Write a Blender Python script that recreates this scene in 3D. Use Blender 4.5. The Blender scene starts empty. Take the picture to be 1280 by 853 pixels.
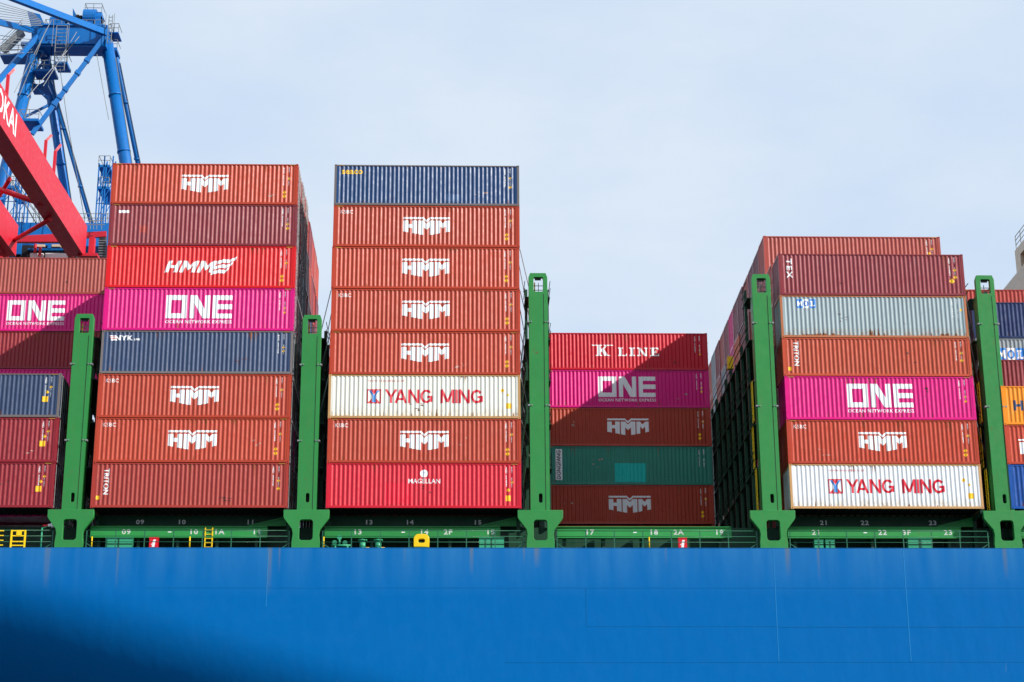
import bpy, bmesh, math, random
from mathutils import Vector, Matrix

random.seed(7)
R = math.radians
scene = bpy.context.scene
COL = scene.collection

# ------------------------------------------------------------------ camera
# world: X along the ship (bow at -X), Y away from the camera, Z up; Z = 0 is the foot of the lowest
# containers and Y = 0 the near side of the ship
CAM_D, CAM_H, CAM_F = 115.0, 26.94, 2356.98
PITCH, YAW, ROLL = 0.3185, 0.0307, -0.0056
CAM = Vector((0, -CAM_D, -CAM_H))
FW = Vector((math.sin(YAW) * math.cos(PITCH), math.cos(YAW) * math.cos(PITCH), math.sin(PITCH)))
RT = Vector((math.cos(YAW), -math.sin(YAW), 0))
UP = RT.cross(FW)
R2 = RT * math.cos(ROLL) + UP * math.sin(ROLL)
U2 = -RT * math.sin(ROLL) + UP * math.cos(ROLL)
cam_data = bpy.data.cameras.new("camera")
cam = bpy.data.objects.new("camera", cam_data)
COL.objects.link(cam)
cam_data.sensor_width = 36.0
cam_data.lens = CAM_F / 1280 * 36.0
cam_data.clip_start = 1.0
cam_data.clip_end = 6000.0
M = Matrix((R2, U2, -FW)).transposed().to_4x4()
M.translation = CAM
cam.matrix_world = M
scene.camera = cam


def at(px, py, Y):
    """the point at depth Y that was measured at this place of the photograph (survey of the cranes)"""
    v = FW * CAM_F + R2 * (px - 640) + U2 * (426.5 - py)
    return CAM + v * ((Y - CAM.y) / v.y)


# ------------------------------------------------------------------ sky and sun
SUN_AZ, SUN_EL = 122.0, 31.0           # clockwise from +Y; the sun stands in front of the ship, to the right
world = bpy.data.worlds.new("World")
scene.world = world
world.use_nodes = True
wt = world.node_tree
wt.nodes.clear()
w_out = wt.nodes.new("ShaderNodeOutputWorld")
sky = wt.nodes.new("ShaderNodeTexSky")
sky.sky_type = 'NISHITA'
sky.sun_disc = False
sky.sun_elevation = R(SUN_EL)
sky.sun_rotation = R(SUN_AZ)
sky.air_density = 1.0
sky.dust_density = 1.5
bg_sky = wt.nodes.new("ShaderNodeBackground")
bg_sky.inputs[1].default_value = 0.11
wt.links.new(sky.outputs[0], bg_sky.inputs[0])
w_tc = wt.nodes.new("ShaderNodeTexCoord")
w_map = wt.nodes.new("ShaderNodeMapping")
w_map.inputs['Scale'].default_value = (2.2, 2.2, 5.0)
w_noise = wt.nodes.new("ShaderNodeTexNoise")
w_noise.inputs['Scale'].default_value = 2.4
w_noise.inputs['Detail'].default_value = 5.0
w_noise.inputs['Roughness'].default_value = 0.55
w_ramp = wt.nodes.new("ShaderNodeValToRGB")
w_ramp.color_ramp.elements[0].position = 0.32
w_ramp.color_ramp.elements[0].color = (0.61, 0.745, 0.93, 1)
w_ramp.color_ramp.elements[1].position = 0.72
w_ramp.color_ramp.elements[1].color = (0.76, 0.85, 0.95, 1)
bg_cloud = wt.nodes.new("ShaderNodeBackground")
bg_cloud.inputs[1].default_value = 0.92
w_mix = wt.nodes.new("ShaderNodeMixShader")
w_mix.inputs[0].default_value = 0.94
wt.links.new(w_tc.outputs['Generated'], w_map.inputs[0])
wt.links.new(w_map.outputs[0], w_noise.inputs['Vector'])
wt.links.new(w_noise.outputs[0], w_ramp.inputs[0])
wt.links.new(w_ramp.outputs[0], bg_cloud.inputs[0])
wt.links.new(bg_sky.outputs[0], w_mix.inputs[1])
wt.links.new(bg_cloud.outputs[0], w_mix.inputs[2])
wt.links.new(w_mix.outputs[0], w_out.inputs[0])

sun_data = bpy.data.lights.new("sun", 'SUN')
sun_data.energy = 5.0
sun_data.angle = R(0.5)
sun_data.color = (1.0, 0.95, 0.88)
sun = bpy.data.objects.new("sun", sun_data)
COL.objects.link(sun)
az, el = R(SUN_AZ), R(SUN_EL)
to_sun = Vector((math.sin(az) * math.cos(el), math.cos(az) * math.cos(el), math.sin(el)))
sun.rotation_euler = to_sun.to_track_quat('Z', 'Y').to_euler()
sun.location = (60, -100, 80)

scene.view_settings.view_transform = 'Standard'
scene.view_settings.look = 'None'
scene.view_settings.exposure = 0.16
scene.view_settings.gamma = 1.0
scene.view_settings.use_curve_mapping = False
scene.render.engine = 'CYCLES'
scene.cycles.max_bounces = 6


# ------------------------------------------------------------------ materials
def lin(c):
    out = []
    for v in c:
        v /= 255.0
        out.append(v / 12.92 if v <= 0.04045 else ((v + 0.055) / 1.055) ** 2.4)
    return tuple(out) + (1.0,)


def paint(name, rgb, rough=0.34, vary=0.12, dirt=0.25, rust=0.15, dirt_rgb=(70, 58, 50), streak=(5, 5, 0.35), big=0.5, spec=0.34, per_obj=0.12, rust_edge=None):
    """painted steel: mottling, run-off streaks, rust blooms and chips, all in object space, different on every object"""
    m = bpy.data.materials.new(name)
    m.use_nodes = True
    t = m.node_tree
    N, L = t.nodes, t.links
    b = N['Principled BSDF']
    tc = N.new("ShaderNodeTexCoord")
    oi = N.new("ShaderNodeObjectInfo")
    comb = N.new("ShaderNodeCombineXYZ")
    mul = N.new("ShaderNodeMath"); mul.operation = 'MULTIPLY'; mul.inputs[1].default_value = 173.0
    L.new(oi.outputs['Random'], mul.inputs[0])
    for i in range(3):
        L.new(mul.outputs[0], comb.inputs[i])
    add = N.new("ShaderNodeVectorMath"); add.operation = 'ADD'
    L.new(tc.outputs['Object'], add.inputs[0]); L.new(comb.outputs[0], add.inputs[1])

    def noise(scale, detail, mapping=(1, 1, 1), rough_=0.6):
        mp = N.new("ShaderNodeMapping"); mp.inputs['Scale'].default_value = mapping
        L.new(add.outputs[0], mp.inputs[0])
        n = N.new("ShaderNodeTexNoise"); n.inputs['Scale'].default_value = scale
        n.inputs['Detail'].default_value = detail; n.inputs['Roughness'].default_value = rough_
        L.new(mp.outputs[0], n.inputs['Vector'])
        return n.outputs[0]

    def rng(src, a, b_, c, d):
        r = N.new("ShaderNodeMapRange"); r.clamp = True
        for i, v in enumerate((a, b_, c, d)):
            r.inputs[i + 1].default_value = v
        L.new(src, r.inputs[0])
        return r.outputs[0]

    def mix(fac, c1, c2, mode='MIX'):
        x = N.new("ShaderNodeMix"); x.data_type = 'RGBA'; x.blend_type = mode
        if isinstance(fac, float): x.inputs[0].default_value = fac
        else: L.new(fac, x.inputs[0])
        for i, c in ((6, c1), (7, c2)):
            if isinstance(c, tuple): x.inputs[i].default_value = c
            else: L.new(c, x.inputs[i])
        return x.outputs[2]

    base = lin(rgb)
    hsv = N.new("ShaderNodeHueSaturation")
    hsv.inputs['Color'].default_value = base
    L.new(rng(oi.outputs['Random'], 0, 1, 1 - per_obj, 1 + per_obj), hsv.inputs['Value'])
    n_big = noise(big, 4)
    c = mix(rng(n_big, 0.3, 0.7, 0, vary), hsv.outputs[0], tuple(x * 0.45 for x in base[:3]) + (1,))
    grey = sum(base[:3]) / 3
    c = mix(rng(noise(1.1, 3), 0.45, 0.8, 0, vary * 0.9), c, tuple(min(1, x * 0.85 + grey * 0.15 + 0.03) for x in base[:3]) + (1,))
    st = noise(1.6, 5, streak)
    c = mix(rng(st, 0.55, 0.8, 0, dirt), c, lin(dirt_rgb))
    if rust > 0:
        ru = noise(1.0, 8, (2.2, 2.2, 1.3), 0.72)
        c = mix(rng(ru, 0.66 - 0.06 * rust, 0.72 - 0.05 * rust, 0, min(1.0, 0.5 + rust)), c, lin((104, 52, 26)))
    if rust_edge:
        sx = N.new("ShaderNodeSeparateXYZ"); L.new(tc.outputs['Object'], sx.inputs[0])
        edge = rng(sx.outputs[2], rust_edge[0], rust_edge[1], 1, 0)
        nn = rng(noise(2.2, 6, (4, 4, 0.9), 0.7), 0.42, 0.66, 0, 1)
        mm = N.new("ShaderNodeMath"); mm.operation = 'MULTIPLY'
        L.new(edge, mm.inputs[0]); L.new(nn, mm.inputs[1])
        c = mix(mm.outputs[0], c, lin(rust_edge[2]))
    L.new(c, b.inputs['Base Color'])
    L.new(rng(noise(2.5, 4), 0.3, 0.7, rough - 0.08, rough + 0.15), b.inputs['Roughness'])
    b.inputs['Specular IOR Level'].default_value = spec
    bump = N.new("ShaderNodeBump"); bump.inputs['Strength'].default_value = 0.5; bump.inputs['Distance'].default_value = 0.03
    L.new(noise(1.1, 3), bump.inputs['Height'])
    L.new(bump.outputs[0], b.inputs['Normal'])
    return m


MAT = {}
CP = {   # container paints
    'brown': (178, 61, 36), 'triton': (164, 52, 42), 'tritonorange': (182, 72, 44), 'maroon': (132, 46, 54), 'red': (214, 16, 24),
    'magenta': (212, 0, 120), 'navy': (46, 66, 100), 'blue': (22, 66, 116), 'cream': (222, 220, 208), 'white': (226, 228, 230),
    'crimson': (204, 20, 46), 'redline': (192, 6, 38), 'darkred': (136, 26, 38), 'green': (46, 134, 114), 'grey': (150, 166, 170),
    'orange': (236, 138, 14), 'deeporange': (214, 92, 30), 'deepblue': (0, 72, 150), 'steelgrey': (136, 146, 152), 'salmon': (162, 72, 62), 'plum': (120, 56, 66),
    'sand': (206, 184, 160), 'navyblue': (26, 46, 92),
}
for k, c in CP.items():
    kw = {}
    if k in ('cream', 'white'): kw = dict(dirt=0.10, rust=0.12, vary=0.06, dirt_rgb=(150, 130, 100), per_obj=0.03, rust_edge=(0.1, 0.9, (176, 140, 84)))
    elif k == 'grey': kw = dict(dirt=0.15, rust=0.35, vary=0.10, dirt_rgb=(120, 100, 76), per_obj=0.03, rust_edge=(0.15, 0.75, (140, 98, 60)))
    elif k in ('magenta', 'red', 'redline', 'crimson'): kw = dict(dirt=0.12, rust=0.08, vary=0.07, per_obj=0.05)
    elif k == 'brown': kw = dict(dirt=0.24, rust=0.20, vary=0.15, per_obj=0.10, dirt_rgb=(96, 62, 48))
    elif k in ('navy', 'maroon', 'blue'): kw = dict(dirt=0.3, rust=0.22, vary=0.16, dirt_rgb=(110, 104, 104))
    MAT[k] = paint("container_paint_" + k, c, **kw)
MAT['rustframe'] = paint("rusty_cream_frame", (196, 150, 96), dirt=0.4, rust=0.4, dirt_rgb=(120, 76, 40), rough=0.6)
MAT['greyframe'] = paint("worn_grey_frame", (112, 104, 104), dirt=0.45, rust=0.4, dirt_rgb=(96, 66, 46), rough=0.6)
MAT['orangeframe'] = paint("worn_orange_frame", (176, 104, 66), dirt=0.45, rust=0.5, dirt_rgb=(96, 60, 40), rough=0.6)
MAT['white_ink'] = paint("white_lettering", (236, 236, 236), dirt=0.06, rust=0, vary=0.05, per_obj=0.0)
MAT['yellow_ink'] = paint("yellow_sticker", (246, 188, 8), dirt=0.15, rust=0, vary=0.05, per_obj=0.0)
MAT['rust'] = paint("rust_run", (138, 80, 46), dirt=0.3, rust=0.4, vary=0.3, rough=0.7, spec=0.2)
MAT['scuff_pale'] = paint("pale_scuff", (176, 140, 128), dirt=0.3, rust=0.2, vary=0.2, rough=0.6)
MAT['scuff_dark'] = paint("dark_scuff", (88, 44, 40), dirt=0.3, rust=0.3, vary=0.2, rough=0.6)
MAT['number_ink'] = paint("worn_white_number", (206, 212, 204), dirt=0.3, rust=0.1, vary=0.2)
MAT['tape'] = paint("worn_yellow_tape", (178, 130, 44), dirt=0.5, rust=0.3, vary=0.25, per_obj=0.25)
MAT['red_ink'] = paint("red_lettering", (206, 10, 44), dirt=0.04, rust=0, vary=0.04, per_obj=0.0)
MAT['blue_ink'] = paint("blue_lettering", (40, 120, 200), dirt=0.04, rust=0, vary=0.04, per_obj=0.0)
MAT['black_ink'] = paint("dark_lettering", (26, 30, 40), dirt=0.05, rust=0, vary=0.05, per_obj=0.0)
MAT['turquoise'] = paint("turquoise_patch_paint", (0, 184, 172), dirt=0.1, rust=0, vary=0.05)
MAT['brightred'] = paint("fresh_red_patch_paint", (216, 4, 44), dirt=0.05, rust=0, vary=0.05)
MAT['greypatch'] = paint("grey_scuffed_patch", (62, 94, 136), dirt=0.1, rust=0, vary=0.05)
MAT['green_post'] = paint("green_deck_paint", (42, 130, 62), dirt=0.26, rust=0.34, vary=0.15, dirt_rgb=(100, 84, 40), rough=0.4, per_obj=0.03)
MAT['green_dark'] = paint("shaded_green_paint", (16, 66, 44), dirt=0.3, rust=0.2, vary=0.15, dirt_rgb=(40, 40, 32), rough=0.5)  # deck green darkened: shade between and under the stacks put into the colour
MAT['green_beam'] = paint("green_rail_paint", (40, 140, 66), dirt=0.2, rust=0.15, vary=0.12, rough=0.45)
MAT['green_teal'] = paint("teal_locker_paint", (52, 152, 112), dirt=0.15, rust=0.08, vary=0.1)
MAT['rail'] = paint("dull_rail_paint", (38, 98, 74), dirt=0.3, rust=0.3, vary=0.2)
MAT['steel'] = paint("galvanised_steel", (130, 134, 136), dirt=0.3, rust=0.25, rough=0.4)
MAT['black'] = paint("matte_black", (24, 24, 26), dirt=0.1, rust=0, rough=0.7)
MAT['yellow'] = paint("yellow_paint", (240, 200, 10), dirt=0.12, rust=0.08, vary=0.08)
MAT['redpaint'] = paint("red_box_paint", (216, 20, 40), dirt=0.1, rust=0.05)
MAT['crane_blue'] = paint("crane_blue_paint", (0, 100, 174), dirt=0.42, rust=0.05, vary=0.10, dirt_rgb=(20, 60, 120), rough=0.4)
MAT['crane_red'] = paint("crane_red_paint", (196, 30, 50), dirt=0.14, rust=0.06, vary=0.09, dirt_rgb=(150, 40, 50), rough=0.45)
MAT['house'] = paint("beige_house_paint", (206, 186, 160), dirt=0.15, rust=0.08, vary=0.07)
MAT['dark_glass'] = paint("dark_window_glass", (22, 20, 22), rough=0.12, dirt=0.05, rust=0)
MAT['deck'] = paint("deck_paint", (34, 62, 46), dirt=0.3, rust=0.3)
MAT['concrete'] = paint("quay_concrete", (84, 82, 78), dirt=0.3, rust=0, rough=0.85)


def hull_material():
    m = paint("hull_blue_paint", (0, 97, 167), rough=0.5, spec=0.05, vary=0.05, dirt=0.07, rust=0.0, dirt_rgb=(24, 110, 174), streak=(0.9, 0.9, 0.05), big=0.05, per_obj=0.0)
    t = m.node_tree; N, L = t.nodes, t.links
    b = N['Principled BSDF']
    prev = b.inputs['Base Color'].links[0].from_socket
    tc = N.new("ShaderNodeTexCoord")

    def nz(scale, detail, mp):
        mm = N.new("ShaderNodeMapping"); mm.inputs['Scale'].default_value = mp
        L.new(tc.outputs['Object'], mm.inputs[0])
        n = N.new("ShaderNodeTexNoise"); n.inputs['Scale'].default_value = scale; n.inputs['Detail'].default_value = detail
        L.new(mm.outputs[0], n.inputs['Vector'])
        return n.outputs[0]

    def rng(s, a, b_, c, d):
        r = N.new("ShaderNodeMapRange")
        for i, v in enumerate((a, b_, c, d)): r.inputs[i + 1].default_value = v
        L.new(s, r.inputs[0]); return r.outputs[0]

    def mulm(a, b_):
        x = N.new("ShaderNodeMath"); x.operation = 'MULTIPLY'
        L.new(a, x.inputs[0]); L.new(b_, x.inputs[1]); return x.outputs[0]

    def mix(f, c1, c2):
        x = N.new("ShaderNodeMix"); x.data_type = 'RGBA'
        L.new(f, x.inputs[0]); L.new(c1, x.inputs[6]); x.inputs[7].default_value = c2
        return x.outputs[2]
    sep = N.new("ShaderNodeSeparateXYZ"); L.new(tc.outputs['Object'], sep.inputs[0])
    # chalky washed band under the deck edge, broken into run-off streaks
    top = rng(sep.outputs[2], -5.6, -2.6, 0, 1)
    c = mix(mulm(top, rng(nz(1.0, 5, (0.8, 1, 0.07)), 0.34, 0.66, 0.04, 0.40)), prev, lin((70, 132, 180)))
    # rust runs from the scuppers
    rs = rng(nz(1.0, 3, (0.55, 1, 0.025)), 0.66, 0.74, 0, 0.5)
    c = mix(mulm(rng(sep.outputs[2], -5.2, -2.6, 0, 1), rs), c, lin((112, 118, 116)))
    for hx_, wd, ln, st_ in ((-25.1, .22, 2.6, .55), (-20.8, .10, 2.6, .4), (-11.5, .20, 3.0, .75), (-10.9, .10, 1.6, .5), (.95, .16, 1.7, .7), (5.0, .25, 1.3, .6), (4.2, .1, 1.0, .5), (20.6, .22, 1.8, .65), (22.5, .12, 2.2, .5), (34.2, .2, 2.0, .5), (-3.2, .1, 1.3, .3), (13.0, .12, 1.4, .3)):
        sb = N.new("ShaderNodeMath"); sb.operation = 'SUBTRACT'; sb.inputs[1].default_value = hx_; L.new(sep.outputs[0], sb.inputs[0])
        ab = N.new("ShaderNodeMath"); ab.operation = 'ABSOLUTE'; L.new(sb.outputs[0], ab.inputs[0])
        f = mulm(rng(ab.outputs[0], wd * .3, wd, st_, 0), rng(sep.outputs[2], -2.55 - ln, -2.6, 0, 1))
        f = mulm(f, rng(nz(1.0, 3, (6, 1, 0.4)), 0.3, 0.6, 0.4, 1))
        c = mix(f, c, lin((112, 114, 104)))
    # faint plate differences
    vor = N.new("ShaderNodeTexVoronoi"); vor.distance = 'CHEBYCHEV'; vor.inputs['Scale'].default_value = 0.085
    L.new(tc.outputs['Object'], vor.inputs['Vector'])
    sepc = N.new("ShaderNodeSeparateColor"); L.new(vor.outputs['Color'], sepc.inputs[0])
    c = mix(rng(sepc.outputs[0], 0, 1, 0, 0.10), c, lin((6, 112, 176)))
    # pale scrapes from fenders
    sc = rng(nz(1.0, 4, (1.3, 1, 0.28)), 0.70, 0.76, 0, 0.16)
    c = mix(mulm(rng(sep.outputs[2], -12, -6.5, 1, 0), sc), c, lin((130, 150, 170)))
    L.new(c, b.inputs['Base Color'])
    # plating dished between the frames
    bp = N.new("ShaderNodeBump"); bp.inputs['Strength'].default_value = 0.55; bp.inputs['Distance'].default_value = 0.06
    L.new(nz(1.0, 2, (0.9, 1, 0.33)), bp.inputs['Height']); L.new(bp.outputs[0], b.inputs['Normal'])
    return m


MAT['hull'] = hull_material()


def water_material():
    m = bpy.data.materials.new("harbour_water")
    m.use_nodes = True
    t = m.node_tree
    b = t.nodes['Principled BSDF']
    b.inputs['Base Color'].default_value = (0.012, 0.035, 0.04, 1)
    b.inputs['Roughness'].default_value = 0.12
    n = t.nodes.new("ShaderNodeTexNoise"); n.inputs['Scale'].default_value = 0.6; n.inputs['Detail'].default_value = 5
    tc = t.nodes.new("ShaderNodeTexCoord")
    t.links.new(tc.outputs['Object'], n.inputs['Vector'])
    bp = t.nodes.new("ShaderNodeBump"); bp.inputs['Strength'].default_value = 0.6; bp.inputs['Distance'].default_value = 0.5
    t.links.new(n.outputs[0], bp.inputs['Height']); t.links.new(bp.outputs[0], b.inputs['Normal'])
    return m


MAT['water'] = water_material()


# ------------------------------------------------------------------ mesh helpers
class MB:
    """collects boxes, tubes and polygons, then links them as ONE mesh object"""

    def __init__(self):
        self.v, self.f = [], []

    def quad(self, *p):
        n = len(self.v); self.v += [tuple(q) for q in p]; self.f.append(tuple(range(n, n + len(p))))

    def box(self, x0, x1, y0, y1, z0, z1):
        n = len(self.v)
        self.v += [(x, y, z) for z in (z0, z1) for y in (y0, y1) for x in (x0, x1)]
        for q in ((0, 2, 3, 1), (4, 5, 7, 6), (0, 1, 5, 4), (2, 6, 7, 3), (0, 4, 6, 2), (1, 3, 7, 5)):
            self.f.append(tuple(n + i for i in q))

    def beam(self, a, b, w, h, up=(0, 0, 1)):
        """square-section bar from a to b"""
        a, b = Vector(a), Vector(b); d = (b - a).normalized(); up = Vector(up)
        if abs(d.dot(up)) > 0.98: up = Vector((0, 1, 0))
        s = d.cross(up).normalized(); u = s.cross(d)
        n = len(self.v)
        for p in (a, b):
            for i, j in ((-1, -1), (1, -1), (1, 1), (-1, 1)):
                self.v.append(tuple(p + s * (w / 2 * i) + u * (h / 2 * j)))
        for q in ((3, 2, 1, 0), (4, 5, 6, 7), (0, 1, 5, 4), (1, 2, 6, 5), (2, 3, 7, 6), (3, 0, 4, 7)):
            self.f.append(tuple(n + i for i in q))

    def tube(self, a, b, r, r2=None, n=10):
        a, b = Vector(a), Vector(b); r2 = r if r2 is None else r2
        d = (b - a).normalized(); up = Vector((0, 0, 1)) if abs(d.z) < 0.95 else Vector((1, 0, 0))
        s = d.cross(up).normalized(); u = s.cross(d)
        k = len(self.v)
        for p, rr in ((a, r), (b, r2)):
            for i in range(n):
                t = 2 * math.pi * i / n
                self.v.append(tuple(p + s * (rr * math.cos(t)) + u * (rr * math.sin(t))))
        for i in range(n):
            j = (i + 1) % n
            self.f.append((k + i, k + j, k + n + j, k + n + i))
        self.f.append(tuple(k + i for i in reversed(range(n)))); self.f.append(tuple(k + n + i for i in range(n)))

    def mesh(self, name, mat, smooth=False):
        me = bpy.data.meshes.new(name)
        me.from_pydata(self.v, [], self.f)
        if smooth:
            for p in me.polygons: p.use_smooth = len(p.vertices) == 4
        me.materials.append(mat)
        me.update()
        return me

    def build(self, name, mat, parent=None, smooth=False, loc=(0, 0, 0)):
        return link(name, self.mesh(name, mat, smooth), parent, loc)


def link(name, me, parent=None, loc=(0, 0, 0), mat=None):
    o = bpy.data.objects.new(name, me)
    COL.objects.link(o)
    o.location = loc
    if parent: o.parent = parent
    if mat is not None and me is not None:
        o.material_slots[0].link = 'OBJECT'
        o.material_slots[0].material = mat
    return o


def tag(o, label=None, cat=None, group=None, kind=None):
    if label: o['label'] = label
    if cat: o['category'] = cat
    if group: o['group'] = group
    if kind: o['kind'] = kind
    return o


def thing(name, label, cat, loc=(0, 0, 0), group=None):
    o = bpy.data.objects.new(name, None)
    COL.objects.link(o); o.location = loc
    o.empty_display_size = 0.5
    return tag(o, label, cat, group)


def outline(name, outer, holes, depth, mat, bevel=0.0):
    """flat plate with holes in the XZ plane, extruded along +Y, from real outlines"""
    cu = bpy.data.curves.new(name, 'CURVE')
    cu.dimensions = '2D'; cu.fill_mode = 'BOTH'; cu.extrude = depth / 2; cu.bevel_depth = bevel; cu.bevel_resolution = 1
    for poly in [outer] + holes:
        s = cu.splines.new('POLY'); s.points.add(len(poly) - 1)
        for p, (x, z) in zip(s.points, poly): p.co = (x, z, 0, 1)
        s.use_cyclic_u = True
    o = bpy.data.objects.new(name, cu)
    me = bpy.data.meshes.new_from_object(o)
    bpy.data.objects.remove(o); bpy.data.curves.remove(cu)
    for v in me.vertices:
        x, y, z = v.co
        v.co = (x, depth / 2 - z, y)
    me.materials.clear(); me.materials.append(mat)
    me.name = name
    return me


def rounded(x0, x1, z0, z1, r, n=5, corners=(1, 1, 1, 1)):
    pts = []
    for k, (cx, cz, a0) in enumerate(((x1 - r, z1 - r, 0), (x0 + r, z1 - r, 90), (x0 + r, z0 + r, 180), (x1 - r, z0 + r, 270))):
        if not corners[k]:
            pts.append((x1 if k in (0, 3) else x0, z1 if k in (0, 1) else z0)); continue
        for i in range(n + 1):
            a = R(a0 + 90 * i / n); pts.append((cx + r * math.cos(a), cz + r * math.sin(a)))
    return pts


# ------------------------------------------------------------------ containers
L40, W8, HC, HS = 12.192, 2.438, 2.896, 2.591
HL = L40 / 2
PERIOD, FLAT_O, SLOPE, FLAT_I, DEEP = 0.278, 0.055, 0.083, 0.057, 0.043
X_IN = HL - 0.14                                   # the corrugated sheet runs between the corner posts
NCORR = int(2 * X_IN / PERIOD)
X_START = -NCORR * PERIOD / 2


def breaks():
    xs = []
    for i in range(NCORR):
        b = X_START + i * PERIOD
        xs += [(b, 0.0), (b + FLAT_O, 0.0), (b + FLAT_O + SLOPE, DEEP), (b + FLAT_O + SLOPE + FLAT_I, DEEP)]
    xs.append((X_START + NCORR * PERIOD, 0.0))
    return xs


BREAKS = breaks()
Y_OUT = 0.014


def prof(x):
    if x <= X_START or x >= -X_START: return Y_OUT
    u = (x - X_START) % PERIOD
    if u < FLAT_O: y = 0
    elif u < FLAT_O + SLOPE: y = DEEP * (u - FLAT_O) / SLOPE
    elif u < FLAT_O + SLOPE + FLAT_I: y = DEEP
    else: y = DEEP * (PERIOD - u) / SLOPE
    return Y_OUT + y


Z_LO, Z_HI = 0.165, 0.085
MESHES = {}


def container_meshes(h):
    if h in MESHES: return MESHES[h]
    d = {}
    mat = MAT['brown']
    # corrugated side
    m = MB()
    prof_pts = [(-X_IN, Y_OUT)] + [(x, Y_OUT + y) for x, y in BREAKS] + [(X_IN, Y_OUT)]
    z0, z1 = Z_LO, h - Z_HI
    for (xa, ya), (xb, yb) in zip(prof_pts, prof_pts[1:]):
        m.quad((xa, ya, z0), (xb, yb, z0), (xb, yb, z1), (xa, ya, z1))
    d['side'] = m.mesh("corrugated_side", mat)
    # frame: corner posts, rails, lips
    m = MB()
    for sx in (-1, 1):
        xa, xb = sorted((sx * HL, sx * (HL - 0.15)))
        for ya, yb in ((0.0, 0.12), (W8 - 0.12, W8)):
            m.box(xa, xb, ya, yb, 0.12, h - 0.12)
        for za, zb in ((0.03, 0.16), (h - 0.14, h - 0.005)):
            xi, xj = sorted((sx * (HL - 0.004), sx * (HL - 0.12)))
            m.box(xi, xj, 0.12, W8 - 0.12, za, zb)
    for ya, yb in ((0.004, 0.075), (W8 - 0.075, W8 - 0.004)):
        m.box(-HL + 0.15, HL - 0.15, ya, yb, 0.025 if ya < 1 else 0.10, Z_LO + 0.004)
        m.box(-HL + 0.15, HL - 0.15, ya, yb, h - Z_HI - 0.004, h - 0.02)
    d['frame'] = m.mesh("frame", mat)
    # corner casting with its oval opening
    cw, ch, cd = 0.178, 0.118, 0.162
    d['casting'] = outline("corner_casting", [(0, 0), (cw, 0), (cw, ch), (0, ch)], [rounded(0.05, 0.128, 0.032, 0.086, 0.026, 3)], cd, mat)
    # end sheets (corrugated, in the YZ plane at +X), roof, floor, far side
    m = MB()
    y, pts = 0.12, []
    n = 8; p = (W8 - 0.24) / n
    for i in range(n):
        b = 0.12 + i * p
        pts += [(b, 0.0), (b + p * .33, 0.0), (b + p * .5, 0.045), (b + p * .83, 0.045)]
    pts.append((W8 - 0.12, 0.0))
    for (ya, xa), (yb, xb) in zip(pts, pts[1:]):
        m.quad((HL - 0.02 - xa, ya, 0.14), (HL - 0.02 - xb, yb, 0.14), (HL - 0.02 - xb, yb, h - 0.12), (HL - 0.02 - xa, ya, h - 0.12))
    d['end'] = m.mesh("end_wall", mat)
    m = MB()
    m.quad((-HL + .02, .02, h - .03), (HL - .02, .02, h - .03), (HL - .02, W8 - .02, h - .03), (-HL + .02, W8 - .02, h - .03))
    d['roof'] = m.mesh("roof_panel", mat)
    m = MB()
    m.quad((-HL + .02, W8 - .03, .1), (HL - .02, W8 - .03, .1), (HL - .02, W8 - .03, h - .1), (-HL + .02, W8 - .03, h - .1))
    d['rear'] = m.mesh("rear_side", mat)
    m = MB()
    m.quad((-HL + .02, .03, .12), (-HL + .02, W8 - .03, .12), (HL - .02, W8 - .03, .12), (HL - .02, .03, .12))
    for i in range(26):
        xx = -HL + 0.4 + i * (L40 - 0.8) / 25
        m.box(xx - .03, xx + .03, .08, W8 - .08, .04, .118)
    d['floor'] = m.mesh("floor_pan", mat)
    # door leaf, with locking bars as its own parts
    m = MB()
    m.box(-0.05, 0.0, 0.0, 1.08, 0.14, h - 0.13)
    for zz in (0.6, 1.2, 1.8):
        m.box(0.0, 0.02, 0.06, 1.02, zz, zz + 0.16)
    d['door'] = m.mesh("door", mat)
    m = MB()
    m.tube((0.05, 0, 0.06), (0.05, 0, h - 0.06), 0.022, n=6)
    for zz in (0.1, 0.5, 1.35, 2.2): m.box(0.02, 0.085, -0.05, 0.05, zz, zz + 0.07)
    m.box(0.06, 0.085, -0.02, 0.46, 0.98, 1.02)
    d['bar'] = m.mesh("locking_bar", MAT['steel'])
    m = MB(); m.box(-.2, .2, 0, .003, -.018, .024)
    d['tape'] = m.mesh("height_marking", MAT['tape'])
    # plain body for the containers behind (only their ends and edges show)
    m = MB()
    m.quad((-HL + .02, .03, .1), (HL - .02, .03, .1), (HL - .02, .03, h - .05), (-HL + .02, .03, h - .05))
    m.quad((HL - .02, W8 - .03, .1), (-HL + .02, W8 - .03, .1), (-HL + .02, W8 - .03, h - .05), (HL - .02, W8 - .03, h - .05))
    m.quad((-HL + .02, .03, h - .03), (HL - .02, .03, h - .03), (HL - .02, W8 - .03, h - .03), (-HL + .02, W8 - .03, h - .03))
    m.quad((-HL + .02, .03, .12), (-HL + .02, W8 - .03, .12), (HL - .02, W8 - .03, .12), (HL - .02, .03, .12))
    d['body'] = m.mesh("body_panel", mat)
    MESHES[h] = d
    return d


# ---- painted marks: polygons in metres (x right, z up), cut along every fold of the sheet so that they follow it
def folded(name, polys, mat, lift=0.005):
    bm = bmesh.new()
    for k, p in enumerate(polys):
        bm.faces.new([bm.verts.new((x, 0.0004 * k, z)) for x, z in p])      # strokes that cross lie a hair apart
    return _fold(bm, name, mat, lift)


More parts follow.
